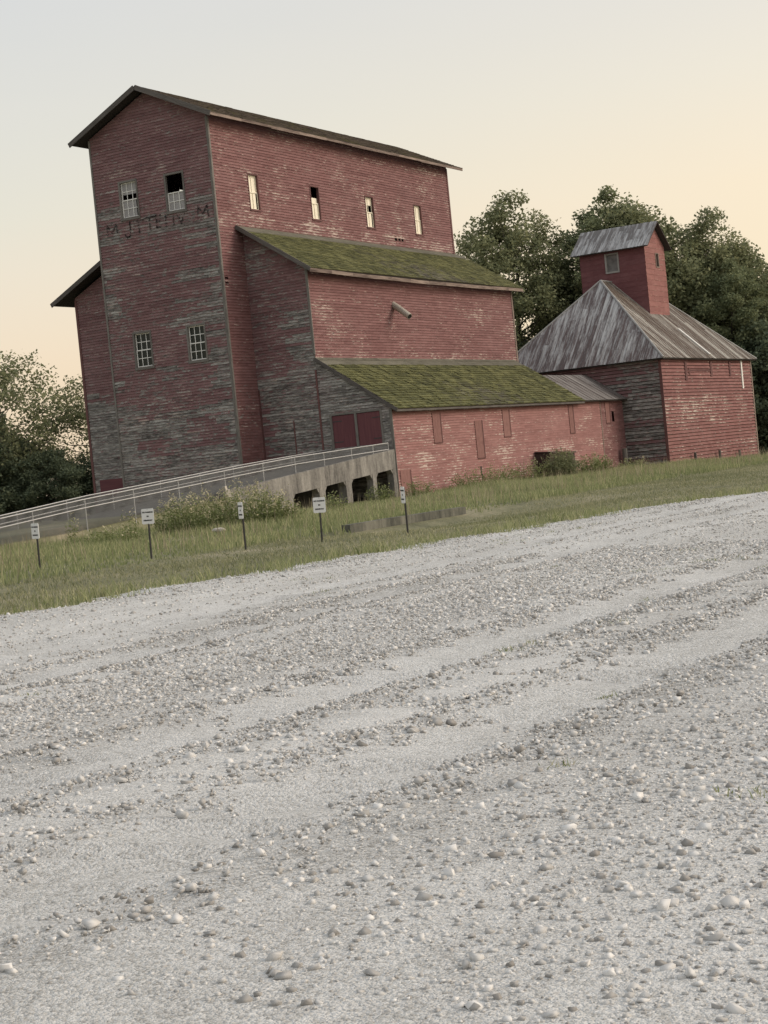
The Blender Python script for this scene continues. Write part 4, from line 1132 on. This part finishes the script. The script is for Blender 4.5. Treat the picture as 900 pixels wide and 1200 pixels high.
# ------------------------------------------------------------------ weeds and shrubs
def leaf_geo(Cn, size, aspect=.5, flat=.5):
    n = len(Cn)
    nrm = rng.normal(0, 1, (n, 3)); nrm[:, 2] = np.abs(nrm[:, 2]) + flat; nrm /= np.linalg.norm(nrm, axis=1)[:, None]
    t = rng.normal(0, 1, (n, 3)); t -= (t * nrm).sum(1)[:, None] * nrm; t /= np.linalg.norm(t, axis=1)[:, None]
    b = np.cross(nrm, t)
    s = (size * rng.uniform(.6, 1.35, n))[:, None]
    v = np.empty((n, 4, 3))
    v[:, 0] = Cn - t * s * .5; v[:, 1] = Cn + b * s * aspect * .5 + t * s * .08; v[:, 2] = Cn + t * s * .5; v[:, 3] = Cn - b * s * aspect * .5 + t * s * .08
    fl = np.arange(n * 4); ls = np.arange(n) * 4
    return v.reshape(-1, 3), fl, ls

def weed_plant(name, x, y, rx, ry, H, n, label, cat, plume=.0, leaf='weed', group=None, lsz=.10):
    z = g(x, y); R_ = empty(name, (x, y, z)); tag(R_, label, cat, group)
    a = rng.uniform(0, 6.283, n); r = np.sqrt(rng.random(n))
    bx, by = r * np.cos(a) * rx, r * np.sin(a) * ry
    hh = H * (1.05 - .55 * r ** 2) * rng.uniform(.65, 1.1, n)
    mb = MB()
    Cs = []; tips = []
    for i in range(n):
        lx, ly = bx[i] * .35 + rng.normal(0, .06), by[i] * .35 + rng.normal(0, .06)
        p0, p1, p2 = V3((bx[i], by[i], -.05)), V3((bx[i] + lx * .35, by[i] + ly * .35, hh[i] * .55)), V3((bx[i] + lx, by[i] + ly, hh[i]))
        if i % 3 == 0 and n >= 40: mb.tube([p0, p1, p2], [.008, .006, .003], 4, False)
        m_ = int(12 + 14 * hh[i])
        t = rng.uniform(.08, 1, m_)
        Cs.append(np.column_stack([bx[i] + lx * t ** 1.5, by[i] + ly * t ** 1.5, hh[i] * t]) + rng.normal(0, .045 + .03 * H, (m_, 3)) * [1, 1, .5])
        tips.append((p2.x, p2.y, p2.z))
    if n >= 40: mb.build('stems', M['weed'], R_)
    Cs = np.concatenate(Cs); Cs[:, 2] = np.maximum(Cs[:, 2], .02)
    rn, wr = rng.random(len(Cs)) * .85, np.clip(Cs[:, 2] / H * .75, 0, .8)
    v, fl, ls = leaf_geo(Cs, lsz, .34, .2)
    if plume > 0:
        T = np.array(tips); T = T[rng.random(len(T)) < plume]
        T = np.repeat(T, 9, 0) + rng.normal(0, 1, (len(T) * 9, 3)) * [.05, .05, .09]
        v2, f2, l2 = leaf_geo(T, .085, .4, 0)
        fl = np.concatenate([fl, f2 + len(v)]); ls = np.concatenate([ls, l2 + len(v)]); v = np.concatenate([v, v2])
        rn = np.concatenate([rn, .8 + .2 * rng.random(len(T))]); wr = np.concatenate([wr, np.ones(len(T))])
    np_mesh('leaves', v, fl, ls, rn, wr, M[leaf], R_)
    return R_
weed_plant('weed_mound', 13.2, -22.2, 1.1, 1.0, 1.15, 170, 'tall pale-tipped weed mound left of the dark gap before the railing', 'weeds', .45)
weed_plant('weed_mound', 14.6, -21.4, 1.1, 1.0, 1.32, 190, 'big rounded weed mound with dry cream tips before the ramp end', 'weeds', .5)
weed_plant('weed_mound', 15.4, -20.9, .6, .6, .95, 70, 'low green weed mound touching the edge-on sign by the ramp end', 'weeds', .3)
weed_plant('weed_clump', 12.6, -25.6, .7, .7, .55, 50, 'low green weed clump below the railing at the left', 'weeds', .2)
weed_plant('weed_clump', 10.9, -25.3, .18, .18, 1.0, 10, 'single tall yellow-green weed before the railing near the left edge', 'weeds', .1)
weed_plant('weed_clump', 12.1, -24.0, .2, .2, .95, 12, 'slender tall weed between the left sign and the railing', 'weeds', .2)
weed_plant('weed_clump', 15.3, -17.3, .35, .35, .85, 34, 'green stalks rising beside the dark pipe', 'weeds', .0)
weed_plant('weed_clump', 14.7, -19.5, .5, .4, .55, 40, 'weeds around the pale broken concrete', 'weeds', .25)
weed_plant('weed_clump', 9.2, -3.6, .5, .5, .8, 40, 'weeds growing up before a concrete pillar of the ramp', 'weeds', .0)
weed_plant('weed_clump', 8.9, .4, .6, .5, .85, 46, 'dark weeds inside the bay nearest the red wall', 'weeds', .0)
weed_plant('green_shrub', 9.2, 6.6, 1.5, 1.5, 1.05, 130, 'bushy green weeds piled against the low red wall beside its cracked board', 'shrub', .03)
weed_plant('green_shrub', 9.3, 10.6, 1.0, .9, 1.15, 60, 'taller green weeds in front of the crack in the low red wall', 'shrub', .08)
weed_plant('green_shrub', 8.9, 15.9, .7, .9, 1.45, 130, 'leafy dark shrub growing over the cellar entrance', 'shrub', .0, 'leaf2', None, .16)
weed_plant('green_shrub', 9.2, 19.6, .8, 1.2, 1.05, 100, 'greyish brown shrub right of the cellar entrance', 'shrub', .35, 'weed', None, .13)
weed_plant('green_shrub', 9.0, 25.6, .9, 1.4, .75, 90, 'tall weeds along the darker red end of the low wall', 'shrub', .12)
weed_plant('green_shrub', 10.6, 30.4, .8, .5, .45, 50, 'weeds below the shaded grey barn corner', 'shrub', .06)
weed_plant('weed_clump', 10.1, 43.4, .4, .3, .35, 24, 'small tuft at the foot of the furthest stake', 'weeds', .0)

# ------------------------------------------------------------------ trees
def tree_meshes(seed, H, R, base, nl, leaf_n, lsz, trunk_r, top=1.0, open_=0.0, lean=0.0):
    rr = np.random.default_rng(seed)
    mb = MB()
    tp = [V3((0, 0, -.4))]
    for i in range(1, 8):
        t = i / 7
        tp.append(V3((lean * H * .12 * t + rr.normal(0, .012 * H) * t, rr.normal(0, .012 * H) * t, H * .86 * t)))
    mb.tube(tp, [trunk_r * (1 - .86 * i / 7) for i in range(8)], 8)
    cl = []
    def prof(t):      # crown radius over height 0..1
        if t < base: return 0
        s = (t - base) / (1 - base)
        return R * (math.sin(math.pi * min(1, (s * .86 + .14)) ** (1.15 / top)) ** .75)
    for i in range(nl):
        t = base + (1 - base) * (i + rr.random()) / nl * .93
        j = min(6, int(t / .86 * 7 * .8)); f = min(1, t * .8 / .86 * 7 - j)
        p0 = tp[j].lerp(tp[j + 1], max(0, min(1, f)))
        a = i * 2.399 + rr.normal(0, .35); r = prof(t) * rr.uniform(.7, 1.12)
        tgt = V3((tp[4].x + math.cos(a) * r, tp[4].y + math.sin(a) * r, H * t))
        mid = p0.lerp(tgt, .5) + V3((0, 0, -.10 * (tgt - p0).length + rr.normal(0, .2)))
        lr = trunk_r * .36 * (1 - .6 * t)
        mb.tube([p0, mid, tgt], [lr, lr * .6, lr * .2], 5, False)
        for q in range(3 + int(4 * (r / R))):
            s = rr.uniform(.45, 1.0)
            pb = p0.lerp(mid, s * 2) if s < .5 else mid.lerp(tgt, (s - .5) * 2)
            off = V3(rr.normal(0, 1, 3)).normalized() * R * rr.uniform(.14, .34); off.z = abs(off.z) * .7 + .1
            e = pb + off
            if q < 3: mb.tube([pb, pb.lerp(e, .55) + V3((0, 0, .1)), e], [lr * .35, lr * .22, lr * .08], 4, False)
            cl.append((e.x, e.y, e.z, rr.uniform(.6, 1.15)))
        cl.append((tgt.x, tgt.y, tgt.z, 1.0))
    for i in range(5): cl.append((tp[7].x + rr.normal(0, R * .12), tp[7].y + rr.normal(0, R * .12), H * rr.uniform(.86, 1.0), .75))
    cl = np.array(cl)
    if open_ > 0: cl = cl[rr.random(len(cl)) > open_]
    k = rr.integers(0, len(cl), leaf_n)
    sp = .155 * R * cl[k, 3]
    dirs = rr.normal(0, 1, (leaf_n, 3)); dirs /= np.linalg.norm(dirs, axis=1)[:, None]
    rad = sp * (rr.random(leaf_n) ** .5) * 1.5
    C = cl[k, :3] + dirs * rad[:, None] * [1, 1, .78] + rr.normal(0, .1, (leaf_n, 3))
    C = C[C[:, 2] > .3]; k = k[:len(C)]
    tone = rr.random(len(cl))
    v, fl, ls = leaf_geo(C, lsz, .62, .3)
    wr = np.clip(.65 * tone[k] + .35 * rr.random(len(C)), 0, 1)
    return mb, (v, fl, ls, rr.random(len(C)), wr)

PROTO = {}
def tree(kind, x, y, s, rz, label, group, leafm=None, sz=1.0):
    """first use of a kind builds its meshes; later ones copy the objects"""
    if kind not in PROTO:
        args, name = KINDS_[kind]
        mb, (v, fl, ls, r, w) = tree_meshes(*args)
        R_ = empty(name); 
        mb.build('trunk', M['bark'], R_, True)
        np_mesh('crown', v, fl, ls, r, w, M[leafm or 'leaf'], R_)
        PROTO[kind] = R_
    else:
        src = PROTO[kind]; R_ = src.copy(); COL.objects.link(R_)
        for ch in src.children:
            c = ch.copy(); COL.objects.link(c); c.parent = R_
    R_.location = (x, y, g(x, y) - .05); R_.rotation_euler = (0, 0, rz); R_.scale = (s, s, s * sz)
    tag(R_, label, 'tree', group)
    return R_
#            seed H    R   base nl leaves lsz trunk top open lean
KINDS_ = {'A': ((21, 22, 5.2, .16, 50, 62000, .275, .34, 1.0, .05, .2), 'tall_tree'),
          'B': ((22, 22, 4.4, .10, 50, 60000, .275, .32, .85, .03, -.2), 'tall_tree'),
          'C': ((23, 20, 5.6, .10, 50, 66000, .275, .34, 1.1, .02, .1), 'broad_tree'),
          'D': ((24, 10, 4.6, .02, 34, 30000, .30, .20, 1.1, .0, 0), 'understory_tree'),
          'E': ((25, 12.5, 5.6, .22, 34, 13500, .27, .27, 1.1, .22, .8), 'open_tree'),
          'F': ((26, 8, 4.4, .0, 30, 26000, .29, .18, 1.1, .0, 0), 'understory_tree')}
GR, GL = 'trees behind the barn', 'trees left of the elevator'
tree('A', -12.6, 58.6, 1.06, .4, 'tall tree right of the elevator gable with sky gaps low in its crown', GR, 'leaf2')
tree('B', -5.2, 63.5, 1.07, 1.2, 'tallest narrow tree rising behind the left of the cupola', GR, 'leaf')
tree('C', -3.6, 63.2, 1.13, 3.6, 'broad tall tree directly behind the cupola roof', GR, 'leaf2')
tree('C', 2.6, 67.5, .95, 4.0, 'broad tree right of the cupola, its top lower than the cupola roof', GR)
tree('A', .9, 66.0, .95, 1.1, 'full tree between the two tallest crowns right of the cupola', GR)
tree('A', 6.9, 70.5, .80, 2.6, 'tree at the right edge behind the far end of the barn', GR)
tree('B', -9.0, 66.0, .90, 3.3, 'mid-height tree filling the gap between the two tallest crowns', GR)
tree('A', 11.2, 75.5, .76, 5.2, 'last tree of the row, at the right border of the picture', GR)
tree('B', 3.9, 62.0, .74, 5.0, 'lower full tree pressed close behind the barn roof', GR)
D0 = [(-14.5, 54, 1.0), (-10.5, 56.5, 1.1), (-6.5, 57, 1.15), (-2.5, 58.5, 1.1), (2.0, 60, 1.05), (6.2, 62, 1.1), (10.4, 63.5, 1.05), (14.2, 65.5, 1.1), (-18.5, 52, .9)]
DL = ['dark bushy tree low beside the elevator end wall', 'dark bushy tree under the tall tree with sky gaps', 'dark bushy tree left of the barn roof slope', 'dark bushy tree behind the barn roof peak',
      'dark bushy tree hidden mostly by the cupola', 'dark bushy tree behind the brown barn roof slope', 'dark bushy tree beside the far barn corner', 'dark bushy tree at the right border behind the verge', 'dark bushy tree behind the upper lean-to roof']
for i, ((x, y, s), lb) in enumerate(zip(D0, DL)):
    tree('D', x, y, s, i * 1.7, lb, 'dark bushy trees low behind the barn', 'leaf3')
# left of the elevator
tree('E', -35.8, 23.8, .93, 2.4, 'open-crowned tree with bare limbs at the left border', GL, 'leaf2')
tree('E', -32.6, 29.6, .80, .3, 'thin open tree between the left border tree and the elevator', GL)
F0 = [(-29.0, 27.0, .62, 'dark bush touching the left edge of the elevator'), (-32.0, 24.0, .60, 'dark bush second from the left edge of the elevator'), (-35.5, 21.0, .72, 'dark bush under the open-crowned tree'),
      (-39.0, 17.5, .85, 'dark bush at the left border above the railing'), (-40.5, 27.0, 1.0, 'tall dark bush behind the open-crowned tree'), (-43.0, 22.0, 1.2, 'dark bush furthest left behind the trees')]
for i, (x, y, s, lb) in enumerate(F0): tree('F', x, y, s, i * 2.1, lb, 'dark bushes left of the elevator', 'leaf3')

# ------------------------------------------------------------------ light, sky, camera
sun_dir = V3((.80, .50, .50)).normalized()
sd = bpy.data.lights.new('sun', 'SUN'); sd.energy = 1.65; sd.angle = math.radians(28); sd.color = (1.0, .87, .74)
so = bpy.data.objects.new('sun', sd); COL.objects.link(so)
so.rotation_euler = sun_dir.to_track_quat('Z', 'Y').to_euler()
w = bpy.data.worlds.new('World'); scene.world = w; w.use_nodes = True
nt = w.node_tree; n, l = nt.nodes, nt.links; k = N(nt)
bg = n['Background']; out = n['World Output']
sky = n.new('ShaderNodeTexSky'); sky.sky_type = 'NISHITA'; sky.sun_disc = False
sky.sun_elevation = math.asin(sun_dir.z); sky.sun_rotation = math.atan2(sun_dir.x, sun_dir.y)
sky.dust_density = 4.0
l.new(sky.outputs[0], bg.inputs[0]); bg.inputs[1].default_value = .05
tc = n.new('ShaderNodeTexCoord'); sep = n.new('ShaderNodeSeparateXYZ'); l.new(tc.outputs['Generated'], sep.inputs[0])
el = k.math('MAXIMUM', sep.outputs[2], 0.0)
cool = k.ramp(el, (0, (.80, .63, .46)), (.076, (.80, .635, .46)), (.12, (.75, .64, .49)), (.16, (.69, .64, .515)), (.28, (.59, .585, .555)), (.7, (.62, .64, .65)))
warm = k.ramp(el, (0, (.85, .65, .40)), (.07, (.84, .665, .44)), (.14, (.83, .67, .455)), (.20, (.755, .665, .51)), (.27, (.675, .625, .54)), (.7, (.64, .64, .63)))
az = k.math('ADD', k.math('MULTIPLY', sep.outputs[0], .75), k.math('MULTIPLY', sep.outputs[1], .66))
hz = k.mix(k.math('MULTIPLY', k.math('ADD', az, .05), 2.1, clamp=True), cool, warm)
mpn = n.new('ShaderNodeMapping'); mpn.inputs['Scale'].default_value = (2.2, 2.2, 9); l.new(tc.outputs['Generated'], mpn.inputs[0])
cl = k.noise(mpn.outputs[0], 1, 4, .5)
hz = k.mix(k.math('MULTIPLY', k.math('SUBTRACT', cl, .45), .7, clamp=True), hz, (.80, .71, .58))
bg2 = n.new('ShaderNodeBackground'); l.new(hz, bg2.inputs[0]); bg2.inputs[1].default_value = 1.0
ad = n.new('ShaderNodeAddShader'); l.new(bg.outputs[0], ad.inputs[0]); l.new(bg2.outputs[0], ad.inputs[1]); l.new(ad.outputs[0], out.inputs[0])

cd = bpy.data.cameras.new('camera'); co = bpy.data.objects.new('camera', cd); COL.objects.link(co)
cd.sensor_fit = 'VERTICAL'; cd.sensor_height = 36; cd.sensor_width = 27; cd.lens = 60.0
cd.clip_start = .1; cd.clip_end = 6000
yaw, pitch, roll = .517921657, -.0275348757, -.098121747
f = V3((-math.sin(yaw) * math.cos(pitch), math.cos(yaw) * math.cos(pitch), math.sin(pitch))); r = V3((math.cos(yaw), math.sin(yaw), 0)); u = r.cross(f)
c_, s_ = math.cos(roll), math.sin(roll)
r2, u2 = r * c_ + u * s_, u * c_ - r * s_
m = Matrix((r2, u2, -f)).transposed().to_4x4(); m.translation = CAMP
co.matrix_world = m
scene.camera = co
scene.view_settings.view_transform = 'Standard'; scene.view_settings.look = 'None'
scene.view_settings.exposure = 0.0; scene.view_settings.gamma = 1.0
scene.view_settings.use_curve_mapping = False
scene.cycles.use_denoising = True
scene.cycles.max_bounces = 6; scene.cycles.transparent_max_bounces = 12
